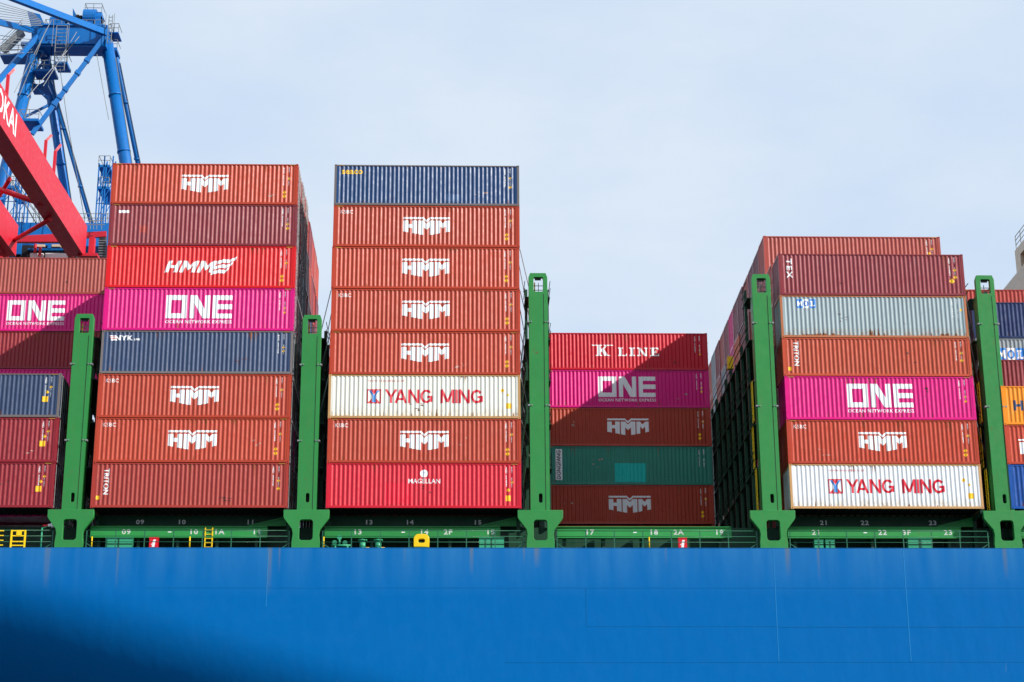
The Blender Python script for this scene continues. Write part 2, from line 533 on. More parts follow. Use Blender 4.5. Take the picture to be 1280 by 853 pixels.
def _fold(bm, name, mat, lift):
    bmesh.ops.triangulate(bm, faces=bm.faces[:])
    if not bm.verts:
        return None
    x0 = min(v.co.x for v in bm.verts); x1 = max(v.co.x for v in bm.verts)
    for x, _ in BREAKS:
        if x0 + 1e-4 < x < x1 - 1e-4:
            bmesh.ops.bisect_plane(bm, geom=bm.verts[:] + bm.edges[:] + bm.faces[:], plane_co=(x, 0, 0), plane_no=(1, 0, 0), dist=1e-5)
    for v in bm.verts: v.co.y = prof(v.co.x) - lift - v.co.y
    bm.normal_update()
    for f in bm.faces:
        if f.normal.y > 0: f.normal_flip()
    me = bpy.data.meshes.new(name); bm.to_mesh(me); bm.free()
    me.materials.append(mat)
    return me


def text_mesh(txt, size, bold=0.0, spacing=1.0, align='CENTER', shear=0.0, res=2):
    cu = bpy.data.curves.new("lettering", 'FONT')
    cu.body = txt; cu.size = size; cu.align_x = align; cu.align_y = 'CENTER'; cu.offset = bold
    cu.space_character = spacing; cu.shear = shear; cu.resolution_u = res; cu.fill_mode = 'FRONT'
    o = bpy.data.objects.new("lettering", cu)
    me = bpy.data.meshes.new_from_object(o)
    bpy.data.objects.remove(o); bpy.data.curves.remove(cu)
    return me


def folded_text(name, txt, cx, cz, size, mat, bold=0.0, spacing=1.0, sx=1.0, rot=0, align='CENTER', shear=0.0, lift=0.005, res=2):
    me = text_mesh(txt, size, bold, spacing, align, shear, res)
    bm = bmesh.new(); bm.from_mesh(me); bpy.data.meshes.remove(me)
    for v in bm.verts:
        x, y = v.co.x * sx, v.co.y
        if rot == -90: x, y = y, -x
        elif rot == 90: x, y = -y, x
        v.co = (cx + x, 0, cz + y)
    return _fold(bm, name, mat, lift)


def flat_text(name, txt, size, mat, bold=0.0, spacing=1.0, sx=1.0):
    """lettering on a flat surface that faces the camera side (-Y)"""
    me = text_mesh(txt, size, bold, spacing)
    for v in me.vertices: v.co = (v.co.x * sx, 0, v.co.y)
    me.materials.clear(); me.materials.append(mat)
    return me


def rect(x0, x1, z0, z1): return [(x0, z0), (x1, z0), (x1, z1), (x0, z1)]


def scaled(polys, cx, cz, s, sz=None, shear=0.0):
    """polygons given with y down from a top-left origin -> metres around (cx, cz)"""
    sz = s if sz is None else sz
    xs = [x for p in polys for x, _ in p]; ys = [y for p in polys for _, y in p]
    mx, my = (min(xs) + max(xs)) / 2, (min(ys) + max(ys)) / 2
    return [[(cx + (x - mx) * s + shear * (my - y) * sz, cz - (y - my) * sz) for x, y in p] for p in polys]


def wordmark_polys():
    yb = lambda x: 34 + 9 * (x if x <= 50 else 100 - x) / 45
    P = [[(0, 0), (43, 0), (45, 4.5), (0, 4.5)], [(43, 0), (50, 7), (50, 12.5), (42, 4.5)], [(50, 7), (57, 0), (58, 4.5), (50, 12.5)], [(57, 0), (100, 0), (100, 4.5), (55, 4.5)]]
    stem = lambda a, b: [(a, 8), (b, 8), (b, yb(b)), (a, yb(a))]
    P += [stem(0, 11), [(11, 17), (19, 17), (19, 25.5), (11, 25.5)], stem(19, 30)]
    P += [stem(32.5, 43), [(43, 8), (50, 16), (50, 30), (43, 23)], [(50, 16), (57, 8), (57, 23), (50, 30)], stem(57, 67.5)]
    P += [stem(70, 79), [(79, 8), (85, 15), (85, 27), (79, 21)], [(85, 15), (91, 8), (91, 21), (85, 27)], stem(91, 100)]
    return P


def block_h(x, w, h, s): return [[(x, 0), (x + s, 0), (x + s, h), (x, h)], [(x + s, h * .38), (x + w - s, h * .38), (x + w - s, h * .62), (x + s, h * .62)], [(x + w - s, 0), (x + w, 0), (x + w, h), (x + w - s, h)]]


def block_m(x, w, h, s):
    c = x + w / 2
    return [[(x, 0), (x + s, 0), (x + s, h), (x, h)], [(x + s, 0), (c, h * .4), (c, h * .85), (x + s, h * .42)], [(c, h * .4), (x + w - s, 0), (x + w - s, h * .42), (c, h * .85)], [(x + w - s, 0), (x + w, 0), (x + w, h), (x + w - s, h)]]


def flagmark_polys():
    P = block_h(0, 18, 17, 5.5) + block_m(21, 22, 17, 5.5) + block_m(46, 22, 17, 5.5)
    for i in range(3):
        y = -4 + i * 7.6
        pts = [(69 + i * -1.0, y + 4.2), (77, y + 1.2), (85, y + 2.0), (94 - i * 2.5, y - 2.5), (94 - i * 2.5, y + 2.4), (85, y + 7.2), (77, y + 6.4), (69 + i * -1.0, y + 9.4)]
        P += [[pts[0], pts[1], pts[6], pts[7]], [pts[1], pts[2], pts[5], pts[6]], [pts[2], pts[3], pts[4], pts[5]]]
    return P


def ring(x0, x1, y0, y1, a): return [rect(x0, x1, y0, y0 + a), rect(x0, x1, y1 - a, y1), rect(x0, x0 + a, y0 + a, y1 - a), rect(x1 - a, x1, y0 + a, y1 - a)]


def one_polys():
    P = ring(0, 30, 0, 34, 7.2)
    P += [rect(34, 41, 0, 34), rect(56, 63, 0, 34), [(41, 0), (44, 0), (56, 21), (56, 34), (53, 34), (41, 12.5)]]
    P += [rect(67, 74, 0, 34), rect(74, 95, 0, 7), rect(74, 95, 13.2, 20.6), rect(74, 95, 27, 34)]
    return P


def slab_letter(ch, x, w, h, t, sf):
    """serifed capitals; t = stem width, sf = serif thickness; y down"""
    o = w * 0.0
    if ch == 'L': return [rect(x + w * .14, x + w * .14 + t, 0, h), rect(x, x + w * .28 + t, 0, sf), rect(x, x + w, h - sf, h), [(x + w * .82, h - sf), (x + w, h * .68), (x + w, h - sf)]]
    if ch == 'I': return [rect(x + w / 2 - t / 2, x + w / 2 + t / 2, 0, h), rect(x, x + w, 0, sf), rect(x, x + w, h - sf, h)]
    if ch == 'N': return [rect(x + w * .16, x + w * .16 + t * .45, 0, h), rect(x + w * .80, x + w * .80 + t * .45, 0, h), [(x + w * .05, 0), (x + w * .05 + t, 0), (x + w * .80 + t * .45, h), (x + w * .80 - t * .55, h)], rect(x, x + w * .3, 0, sf), rect(x + w * .65, x + w, 0, sf), rect(x, x + w * .36, h - sf, h)]
    if ch == 'E': return [rect(x + w * .14, x + w * .14 + t, 0, h), rect(x, x + w * .95, 0, sf), rect(x, x + w, h - sf, h), rect(x + w * .14 + t, x + w * .68, h * .45, h * .45 + sf), [(x + w * .78, sf), (x + w * .95, sf), (x + w * .95, h * .3)], [(x + w * .82, h - sf), (x + w, h * .66), (x + w, h - sf)], rect(x + w * .6, x + w * .68, h * .32, h * .68)]
    if ch == 'K': return [rect(x + w * .12, x + w * .12 + t, 0, h), rect(x, x + w * .24 + t, h - sf, h), rect(x - w * .28, x + w * .24 + t, 0, sf), [(x + w * .12 + t, h * .52), (x + w * .74, sf), (x + w * .88, sf), (x + w * .12 + t, h * .66)], [(x + w * .34, h * .40), (x + w * .34 + t * .9, h * .28), (x + w * .95, h), (x + w * .95 - t * 1.2, h)], rect(x + w * .60, x + w * 1.3, 0, sf), rect(x + w * .62, x + w * 1.08, h - sf, h)]
    if ch == 'M': return [rect(x + w * .10, x + w * .10 + t * .5, 0, h), rect(x + w * .78, x + w * .78 + t, 0, h), [(x + w * .04, 0), (x + w * .04 + t, 0), (x + w * .5 + t * .3, h), (x + w * .5 - t * .1, h)], [(x + w * .78, 0), (x + w * .92, 0), (x + w * .5 + t * .3, h), (x + w * .5, h)], rect(x, x + w * .25, h - sf, h), rect(x + w * .68, x + w, h - sf, h)]
    if ch == 'O':
        P = []
        n = 16
        for i in range(n):
            a, b = 2 * math.pi * i / n, 2 * math.pi * (i + 1) / n
            cx, cy = x + w / 2, h / 2
            f = lambda ang, rx, ry: (cx + rx * math.cos(ang), cy + ry * math.sin(ang))
            P.append([f(a, w / 2, h / 2), f(b, w / 2, h / 2), f(b, w / 2 - t, h / 2 - sf), f(a, w / 2 - t, h / 2 - sf)])
        return P
    return []


def stroke_word(word, h, w, t, gap):
    """sans capitals drawn as strokes of thickness t; origin at the lower left of the word, centred afterwards"""
    def line(*pts):
        out = []
        for (xa, ya), (xb, yb) in zip(pts, pts[1:]):
            d = math.hypot(xb - xa, yb - ya); ux, uy = (xb - xa) / d, (yb - ya) / d
            e = t * .5 if len(pts) > 2 else 0
            a, b = (xa - ux * e * .0, ya - uy * e * .0), (xb + ux * e * .35, yb + uy * e * .35)
            nx_, ny_ = -uy * t / 2, ux * t / 2
            out.append([(a[0] + nx_, a[1] + ny_), (a[0] - nx_, a[1] - ny_), (b[0] - nx_, b[1] - ny_), (b[0] + nx_, b[1] + ny_)])
        return out
    P, x = [], 0.0
    q = t / 2
    for ch in word:
        if ch == ' ': x += w * .55; continue
        if ch == 'Y': G = line((q, h), (w / 2, h * .45)) + line((w - q, h), (w / 2, h * .45)) + line((w / 2, h * .5), (w / 2, 0)); ww = w
        elif ch == 'A': G = line((q, 0), (w / 2, h)) + line((w - q, 0), (w / 2, h)) + line((w * .22, h * .3), (w * .78, h * .3)); ww = w
        elif ch == 'N': G = line((q, 0), (q, h)) + line((w * .9 - q, 0), (w * .9 - q, h)) + line((q, h), (w * .9 - q, 0)); ww = w * .9
        elif ch == 'M': G = line((q, 0), (q, h)) + line((w * 1.1 - q, 0), (w * 1.1 - q, h)) + line((q, h), (w * .55, h * .08)) + line((w * 1.1 - q, h), (w * .55, h * .08)); ww = w * 1.1
        elif ch == 'I': G = line((q, 0), (q, h)); ww = t
        elif ch == 'G':
            pts = [(w * .48 + (w * .48 - q) * math.cos(R(a)), h / 2 + (h / 2 - q) * math.sin(R(a))) for a in range(38, 331, 24)]
            G = line(*pts) + line((w * .55, h * .46), (w * .96, h * .46)) + line((w * .96 - q, h * .46), (w * .96 - q, h * .1)); ww = w * .98
        P += [[(x + px, py) for px, py in g] for g in G]
        x += ww + gap - (.24 if ch == 'Y' else 0)
    tot = x - gap
    return [[(px - tot / 2, py - h / 2) for px, py in g] for g in P]


CACHE = {}


def mark(key, fn):
    if key not in CACHE: CACHE[key] = fn()
    return CACHE[key]


def serials(h, i, big=True):
    """columns of small lettering by the corner post"""
    num = [("6042137", "45G1"), ("5218840", "45G1"), ("7730926", "45G1"), ("3391758", "42G1")][i]

    def build():
        bm = bmesh.new()
        for txt, cx, z, s in (("HLCU " + num[0] if i == 3 else "SKHU " + num[0], 5.16, h - 0.30, 0.105), (num[1], 5.50, h - 0.26, 0.105), ("MAX GROSS", 5.50, h - 0.95, 0.07)):
            k = 0
            for ch in txt:
                me = text_mesh(ch, s * 1.35, 0.004, res=1)
                b2 = bmesh.new(); b2.from_mesh(me); bpy.data.meshes.remove(me)
                for v in b2.verts: v.co = (cx + v.co.x, 0, z - k * s + v.co.y)
                tmp = bpy.data.meshes.new("t"); b2.to_mesh(tmp); b2.free()
                bm.from_mesh(tmp); bpy.data.meshes.remove(tmp)
                k += 1
        return _fold(bm, "serial_lettering", MAT['white_ink'], 0.005)
    return mark(('serial', h, i), build)


def diamond(x, z, r): return [(x - r, z), (x, z - r), (x + r, z), (x, z + r)]


def marks_for(kind, h, i):
    """(name, mesh) pairs of the marks painted on the near side of one kind of container"""
    mid = h / 2
    out = []
    W, Yl = MAT['white_ink'], MAT['yellow_ink']

    def add(name, key, fn): out.append((name, mark((kind, h, key), fn)))
    def stickers(name, polys):
        for k, p in enumerate(polys): add(name, ('y', k), lambda p=p: folded(name, [p], Yl))
    if kind != 'plain' and kind not in ('yang', 'seal_blue'):
        out.append(("serial_lettering", serials(h, i)))
    if kind in ('hmm', 'hmm_plain'):
        add("logo", 'w', lambda: folded("logo", scaled(wordmark_polys(), 0, mid + .02, 0.0305, 0.0295), W))
        if kind == 'hmm':
            add("small_lettering", 'k', lambda: folded_text("small_lettering", "KSBC", -5.24, h - .46, 0.35, W, 0.0, 1.05, 1.0))
        stickers("warning_sticker", [diamond(5.24, mid - .56, .13), diamond(5.24, mid - .84, .14), diamond(5.5, mid + .42, .11)])
    elif kind == 'flag':
        add("logo", 'w', lambda: folded("logo", scaled(flagmark_polys(), -0.05, mid + .08, 0.0455, 0.047, 0.36), W))
        stickers("warning_sticker", [diamond(5.24, mid - .62, .13), diamond(5.24, mid - .9, .14), diamond(5.5, mid + .3, .11)])
    elif kind == 'one':
        add("logo", 'w', lambda: folded("logo", scaled(one_polys(), 0, mid + .17, 0.0445, 0.0462), W))
        add("small_lettering", 's', lambda: folded_text("small_lettering", "OCEAN NETWORK EXPRESS", 0.0, mid - .86, 0.30, W, 0.004, 1.1, 1.03))
        stickers("warning_sticker", [diamond(5.5, mid + .1, .09), diamond(5.5, mid - .2, .1)])
    elif kind == 'yang':
        Rd, Bl = MAT['red_ink'], MAT['blue_ink']
        add("lettering", 't', lambda: folded("lettering", [[(x + .60, z_ + mid + .02) for x, z_ in p] for p in stroke_word("YANG MING", .90, .80, .15, .06)], Rd))
        add("logo", 'l', lambda: folded("logo", ring(-3.66, -2.76, mid - .46, mid + .48, .07) + [[(-3.58, mid - .38), (-3.45, mid - .38), (-3.25, mid + .02), (-3.52, mid + .4), (-3.58, mid + .4)], [(-2.84, mid - .38), (-2.97, mid - .38), (-3.17, mid + .02), (-2.9, mid + .4), (-2.84, mid + .4)]][:0] + [[(-3.40, mid + .40), (-3.02, mid + .40), (-3.21, mid + .12)], [(-3.58, mid - .38), (-3.34, mid - .38), (-3.34, mid - .12)], [(-2.84, mid - .38), (-3.08, mid - .38), (-3.08, mid - .12)]], Rd))
        add("logo_letter", 'b', lambda: folded("logo_letter", [[(-3.56, mid + .40), (-3.42, mid + .40), (-3.21, mid + .08), (-3.21, mid - .08)], [(-2.86, mid + .40), (-3.0, mid + .40), (-3.21, mid + .08), (-3.21, mid - .08)], [(-3.31, mid + .06), (-3.11, mid + .06), (-3.11, mid - .38), (-3.31, mid - .38)]], Bl))
        add("small_lettering", 's', lambda: folded_text("small_lettering", "WWW.YANGMING.COM", -2.45, h - .42, 0.19, MAT['red_ink'], 0.0, 1.1, 1.0))
        stickers("data_plate", [rect(5.18, 5.52, mid - .78, mid - .42), diamond(5.3, mid + .12, .1), diamond(4.95, mid + .42, .14)])
    elif kind == 'triton':
        add("lettering", 't', lambda: folded_text("lettering", "TRITON", -5.22, mid + .22, 0.46, W, 0.010, 1.0, 1.0, -90))
        stickers("warning_sticker", [rect(-5.78, -5.56, mid - .92, mid - .68), diamond(5.5, mid + .3, .11), diamond(5.5, mid - .2, .12)])
    elif kind == 'tex':
        add("lettering", 't', lambda: folded_text("lettering", "TEX", -5.42, mid + .42, 0.5, W, 0.012, 1.25, 1.3, -90))
        stickers("warning_sticker", [diamond(5.5, mid + .35, .12), diamond(5.5, mid - .15, .14), diamond(5.26, mid - .42, .19)])
    elif kind == 'nyk':
        add("lettering", 't', lambda: folded_text("lettering", "NYK", -4.72, h - .52, 0.46, W, 0.014, 1.05, 1.2))
        add("small_lettering", 's', lambda: folded_text("small_lettering", "LINE", -3.86, h - .60, 0.17, W, 0.008, 1.0, 1.1))
        add("logo", 'l', lambda: folded("logo", [[(-5.62, h - .34), (-5.28, h - .34), (-5.20, h - .40), (-5.58, h - .40)], [(-5.56, h - .45), (-5.18, h - .45), (-5.14, h - .51), (-5.53, h - .51)], [(-5.51, h - .56), (-5.14, h - .56), (-5.12, h - .68), (-5.49, h - .68)]], W))
        add("logo_stripe", 'r', lambda: folded("logo_stripe", [[(-5.58, h - .40), (-5.20, h - .40), (-5.18, h - .45), (-5.56, h - .45)], [(-5.53, h - .51), (-5.14, h - .51), (-5.14, h - .56), (-5.51, h - .56)]], MAT['red_ink']))
        stickers("warning_sticker", [diamond(5.5, mid + .35, .1), diamond(5.5, mid + .1, .1)])
    elif kind == 'seaco':
        add("lettering", 't', lambda: folded_text("lettering", "seaco", -4.93, h - .48, 0.60, Yl, 0.014, 1.02, 1.0))
        stickers("warning_sticker", [diamond(5.5, mid + .55, .1), diamond(5.5, mid - .1, .12)])
        add("scuffed_patch", 'p', lambda: folded("scuffed_patch", [rect(1.28, 2.2, .3, .82)], MAT['greypatch'], 0.003))
    elif kind == 'magellan':
        add("lettering", 't', lambda: folded_text("lettering", "MAGELLAN", 0.02, mid + .28, 0.42, W, 0.003, 1.0, 0.95))

        def emblem():
            P = []
            for k in range(18):
                a, b = 2 * math.pi * k / 18, 2 * math.pi * (k + 1) / 18
                P.append([(0 + .25 * math.cos(a), mid + .78 + .25 * math.sin(a)), (.25 * math.cos(b), mid + .78 + .25 * math.sin(b)), (0, mid + .78)])
            return folded("logo", P, W)
        add("logo", 'e', emblem)
        add("logo_letter", 'a', lambda: folded("logo_letter", [[(-.10, mid + .66), (-.04, mid + .66), (.0, mid + .94)], [(.10, mid + .66), (.04, mid + .66), (.0, mid + .94)], rect(-.05, .05, mid + .74, mid + .78)], MAT['blue_ink'], 0.008))
        add("repaired_patch", 'p', lambda: folded("repaired_patch", [rect(-2.42, -.72, .28, mid + .16)], MAT['brightred'], 0.003))
        stickers("data_plate", [rect(5.12, 5.42, mid - .98, mid - .62), diamond(5.28, mid - .28, .13), diamond(5.52, mid + .22, .1)])
    elif kind == 'mol':
        Bl = MAT['blue_ink']
        x0, z0, s = -5.02, h - .87, .42
        add("logo_panel", 'b', lambda: folded("logo_panel", [rect(x0, x0 + s, z0, z0 + .62), rect(x0 + 2 * s, x0 + 3 * s, z0, z0 + .62)], Bl, 0.004))
        add("logo_tile", 'w', lambda: folded("logo_tile", [rect(x0 + s, x0 + 2 * s, z0, z0 + .62)], W, 0.004))
        add("lettering", 'm', lambda: folded("lettering", scaled(block_m(0, .30, .34, .08), x0 + s / 2, z0 + .31, 1) + scaled(slab_letter('L', 0, .28, .36, .1, .06), x0 + 2.5 * s, z0 + .31, 1), W, 0.008))
        add("lettering", 'o', lambda: folded("lettering", scaled(slab_letter('O', 0, .34, .40, .1, .06), x0 + 1.5 * s, z0 + .31, 1), Bl, 0.008))
        stickers("warning_sticker", [diamond(5.72, mid + .5, .1)])
    elif kind == 'molbig':
        Bl = MAT['blue_ink']
        x0, z0, s = -4.62, 1.0, .64
        add("logo_panel", 'b', lambda: folded("logo_panel", [rect(x0, x0 + s, z0, z0 + .92), rect(x0 + 2 * s, x0 + 3 * s, z0, z0 + .92)], Bl, 0.004))
        add("logo_tile", 'w', lambda: folded("logo_tile", [rect(x0 + s, x0 + 2 * s, z0, z0 + .92)], W, 0.004))
        add("lettering", 'm', lambda: folded("lettering", scaled(block_m(0, .5, .58, .14), x0 + s / 2, z0 + .46, 1) + scaled(slab_letter('L', 0, .44, .6, .16, .1), x0 + 2.5 * s, z0 + .46, 1), W, 0.008))
        add("lettering", 'o', lambda: folded("lettering", scaled(slab_letter('O', 0, .5, .62, .15, .1), x0 + 1.5 * s, z0 + .46, 1), Bl, 0.008))
    elif kind == 'kline':
        def k():
            P = scaled(slab_letter('K', 0, 1.0, .86, .24, .07), 0, 0, 1)
            P = [[(x - 1.72, z + mid + .08) for x, z in p] for p in P]
            x = -.58
            for ch, w in (('L', .66), ('I', .42), ('N', .80), ('E', .66)):
                P += [[(px, mid - .02 - pz + .32) for px, pz in q] for q in slab_letter(ch, x, w, .66, .20, .09)]
                x += w + .17
            return folded("lettering", P, W)
        add("lettering", 'k', k)
        stickers("warning_sticker", [diamond(5.5, mid - .2, .08), diamond(5.5, mid + .1, .06)])
    elif kind == 'florens':
        add("name_panel", 'p', lambda: folded("name_panel", [rect(-5.33, -4.83, .36, h - .22)], W, 0.004))
        add("lettering", 't', lambda: folded_text("lettering", "DONGFANG", -5.08, mid + .05, 0.42, MAT['black_ink'], 0.006, 1.0, 0.9, 90, lift=0.008))
        add("repainted_patch", 'q', lambda: folded("repainted_patch", [rect(-1.02, 1.24, .22, mid + .18)], MAT['turquoise'], 0.003))
    elif kind == 'hapag':
        add("lettering", 't', lambda: folded("lettering", [rect(-5.38, -5.2, mid - .34, mid + .34), rect(-4.92, -4.74, mid - .34, mid + .34), rect(-5.2, -4.92, mid - .08, mid + .09), rect(-4.5, -4.32, mid - .34, mid + .34)], MAT['navy']))
    elif kind == 'smallwhite':
        add("small_lettering", 't', lambda: folded("small_lettering", [rect(-5.5, -4.85, h - .62, h - .44)], W))
        add("scuffed_patch", 'p', lambda: folded("scuffed_patch", [rect(-4.1, -3.6, .9, 1.4)], MAT['triton'], 0.003))
        stickers("warning_sticker", [diamond(5.5, mid + .1, .11), diamond(5.5, mid - .2, .12)])
    elif kind == 'bigplate':
        stickers("data_plate", [rect(5.0, 5.36, mid - .42, mid - .06), diamond(5.28, mid + .22, .12), diamond(5.5, mid + .55, .11)])
    elif kind == 'wordend':
        add("lettering", 't', lambda: folded("lettering", [rect(-5.26, -4.2, mid + .26, mid + .36), rect(-5.2, -4.92, mid - .62, mid + .16)], W))
    return out


jit = random.Random(21)


def drips(x0, x1, z0, hmax, n, seed, wide=.05, up=True):
    """narrow tapering runs, as rust leaves them"""
    g = random.Random(seed); P = []
    for _ in range(n):
        x = g.uniform(x0, x1); h_ = hmax * g.uniform(.25, 1) ** 1.6; w_ = wide * g.uniform(.4, 1.3)
        s_ = 1 if up else -1
        P.append([(x - w_, z0), (x + w_, z0), (x + w_ * .5, z0 + s_ * h_ * .6), (x + w_ * .1, z0 + s_ * h_), (x - w_ * .4, z0 + s_ * h_ * .7)])
    return P


def front_container(x, y, z, h, paint_key, kind, label, frame=None, i=0, doors=False):
    t = thing("shipping_container", label, "shipping container", (x + HL + jit.uniform(-.02, .02), y + jit.uniform(-.008, .008), z), "containers stacked on the ship")
    d = container_meshes(h)
    pm = MAT[paint_key]; fm = MAT[frame] if frame else pm
    link("corrugated_side", d['side'], t, mat=pm)
    link("frame", d['frame'], t, mat=fm)
    for sx in (-1, 1):
        for zz in (0.0, h - 0.118):
            c = link("corner_casting", d['casting'], t, (HL - 0.178 + 0.003 if sx > 0 else -HL - 0.003, -0.004, zz), fm)
    e = link("end_wall", d['end'], t, mat=pm); e.rotation_euler.z = math.pi; e.location = (0, W8, 0)
    if doors:
        for k in (0, 1):
            dr = link("door", d['door'], t, (HL - 0.02, 0.13 + k * 1.1, 0), pm)
            for yy in (0.25, 0.82): link("locking_bar", d['bar'], dr, (0, yy, 0))
    else:
        link("end_wall", d['end'], t, mat=pm)
    link("roof_panel", d['roof'], t, mat=pm)
    link("rear_side", d['rear'], t, mat=pm)
    link("floor_pan", d['floor'], t, mat=MAT['black'])
    if h == HC:
        for sx in (-1, 1):
            if jit.random() < .6: link("height_marking", d['tape'], t, (sx * (HL - 0.42), -0.002, h - 0.062))
    sd = jit.randint(0, 10 ** 6); g = random.Random(sd)
    if kind == 'mol':
        P = drips(-4.7, -2.3, .17, .22, 34, sd, .09) + drips(-.5, .8, .17, .5, 12, sd + 1, .05) + drips(3.5, 5.6, .17, .2, 10, sd + 2, .06)
    else:
        P = drips(-5.7, 5.7, .17, .5, g.randint(2, 9), sd, .035)
        for _ in range(g.randint(1, 3)):
            xc = g.uniform(-5, 5); P += drips(xc - .3, xc + .3, h - .1, .9, g.randint(2, 5), sd + 5, .025, False)
    link("rust_stain", folded("rust_stain", P, MAT['rust'], 0.002), t)
    if g.random() < .75:
        xc, zc = g.uniform(-4.5, 4.5), g.uniform(.5, h - .9); P = []
        for _ in range(g.randint(2, 5)):
            xa, za = xc + g.uniform(-.5, .5), zc + g.uniform(-.3, .3); w_, h_ = g.uniform(.04, .3), g.uniform(.02, .12)
            P.append([(xa, za), (xa + w_, za + g.uniform(-.05, .05)), (xa + w_ * .9, za + h_), (xa + w_ * .2, za + h_ * 1.2)])
        link("scuff_mark", folded("scuff_mark", P, MAT['scuff_pale'] if g.random() < .5 else MAT['scuff_dark'], 0.0025), t)
    for name, me in marks_for(kind, h, i):
        if me: link(name, me, t)
    return t


def back_container(x, y, z, h, paint_key, label, doors=False):
    t = thing("shipping_container", label, "shipping container", (x + HL + jit.uniform(-.05, .05), y + jit.uniform(-.02, .02), z), "containers stacked on the ship")
    d = container_meshes(h)
    pm = MAT[paint_key]
    link("body_panel", d['body'], t, mat=pm)
    link("frame", d['frame'], t, mat=pm)
    e = link("end_wall", d['end'], t, mat=pm); e.rotation_euler.z = math.pi; e.location = (0, W8, 0)
    link("end_wall", d['end'], t, mat=pm)
    if doors:
        for k in (0, 1):
            dr = link("door", d['door'], t, (HL + 0.045, 0.13 + k * 1.1, 0), pm)
            for yy in (0.25, 0.82): link("locking_bar", d['bar'], dr, (0, yy, 0))
    return t


PITCH_BAY = 14.556
BAY = {i: -22.689 + (i - 2) * PITCH_BAY for i in range(1, 7)}
ROW = 2.52
BAY6_BOX = BAY[6] - 0.6          # this stack stands a little closer to the post
TH = 2.906
TS = 2.600

# near stack of the bay beside the cranes: three high, then the tall wall of containers seven rows in
DOORS = True
for t, (pk, kind, lab, fr) in enumerate([
    ('darkred', 'bigplate', "dark red container at the foot of the low stack of three beside the cranes", None),
    ('darkred', 'bigplate', "dark red container directly under the worn blue one in the low stack", None),
    ('navy', 'bigplate', "worn blue container on top of the low three-high stack, with grey corner posts", 'greyframe')]):
    front_container(BAY[1], 0, t * TH, HC, pk, kind, lab, fr, t, True)
for t, (pk, kind, lab) in {4: ('magenta', 'plain', "magenta container showing only a thin strip above the blue one"),
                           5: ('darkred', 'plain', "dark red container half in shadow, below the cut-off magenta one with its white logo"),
                           6: ('magenta', 'one', "magenta container with white block logo set back behind the shortest green post"),
                           7: ('salmon', 'plain', "brown container on top of the set-back stack, under the cranes' red boom")}.items():
    front_container(BAY[1], 7 * ROW, t * TH, HC, pk, kind, lab, None, t % 3)

# tall stack next to the cranes
b2 = [('triton', 'triton', "red-brown container lettered downwards in white, lowest of the stack beside the cranes", None),
      ('brown', 'hmm', "brown container with white logo, second from the deck in the stack beside the cranes", None),
      ('brown', 'hmm', "brown container with white logo directly under the navy one", None),
      ('navy', 'nyk', "navy container with small white lettering and striped flag, under a magenta one", 'greyframe'),
      ('magenta', 'one', "magenta container with white block logo between a bright red and a navy one", None),
      ('red', 'flag', "bright red container with slanted white letters and a waving flag", None),
      ('maroon', 'smallwhite', "faded maroon container directly above the bright red one", None),
      ('brown', 'hmm_plain', "brown container with white logo on top of the stack beside the cranes", None)]
for t, (pk, kind, lab, fr) in enumerate(b2):
    front_container(BAY[2], 0, t * TH, HC, pk, kind, lab, fr, t % 4, True)

# tall stack in the middle
b3 = [('crimson', 'magellan', "crimson red container with a round white emblem, lowest of the middle stack", None),
      ('brown', 'hmm', "brown container with white logo between the crimson and the cream container", None),
      ('cream', 'yang', "cream container with red lettering and rusty yellowed edges, in the middle stack", 'rustframe'),
      ('brown', 'hmm_plain', "brown container with white logo directly above the cream container", None),
      ('brown', 'hmm', "brown container with white logo, second above the cream container", None),
      ('brown', 'hmm_plain', "brown container with white logo, third above the cream and second below the blue one", None),
      ('brown', 'hmm', "brown container with white logo directly under the blue topmost container", None),
      ('blue', 'seaco', "blue container with small yellow lettering, topmost of the middle stack", 'greyframe')]
for t, (pk, kind, lab, fr) in enumerate(b3):
    front_container(BAY[3], 0, t * TH, HC, pk, kind, lab, fr, (t + 1) % 4)

# recessed stack, seven rows in
b4 = [('deeporange', 'plain', "orange container showing as a thin strip above the green beam numbered 17 to 19", None),
      ('darkred', 'hmm_plain', "brown container with white logo in shadow, below the dark green one", None),
      ('green', 'florens', "dark green container with a turquoise patch and an upright white name panel", None),
      ('brown', 'hmm_plain', "brown container with white logo in shadow, above the dark green one", None),
      ('magenta', 'one', "magenta container with white block logo half in a slanting shadow", None),
      ('redline', 'kline', "red container with white serif lettering on top of the recessed stack", None)]
b4[1] = ('brown',) + b4[1][1:]
for t, (pk, kind, lab, fr) in enumerate(b4):
    front_container(BAY[4], 7 * ROW, t * TH + (.07 if t else -.02), HC, pk, kind, lab, fr, t % 4, True)

# stack with the grey container
z = 0
for t, (pk, kind, lab, fr, h) in enumerate([
    ('white', 'yang', "white container with red lettering, lowest of the stack with the grey container", 'rustframe', HC),
    ('brown', 'hmm', "brown container with white logo between the white and a magenta container", None, HC),
    ('magenta', 'one', "magenta container with white block logo below an orange-brown one, in the sunlit stack", None, HC),
    ('tritonorange', 'triton', "low orange-brown container lettered downwards in white, directly under the grey one", None, HS),
    ('grey', 'mol', "pale grey container with rust runs and a small blue and white logo", 'orangeframe', HC),
    ('maroon', 'tex', "dark red container with short upright white lettering, directly above the grey one", None, HC)]):
    front_container(BAY[5], 0, z, h, pk, kind, lab, fr, t % 4)
    z += h + 0.009
front_container(BAY[5], 2 * ROW, 6 * TH, HC, 'salmon', 'bigplate', "brown container rising behind the dark red top one of the grey container's stack", None, 1)

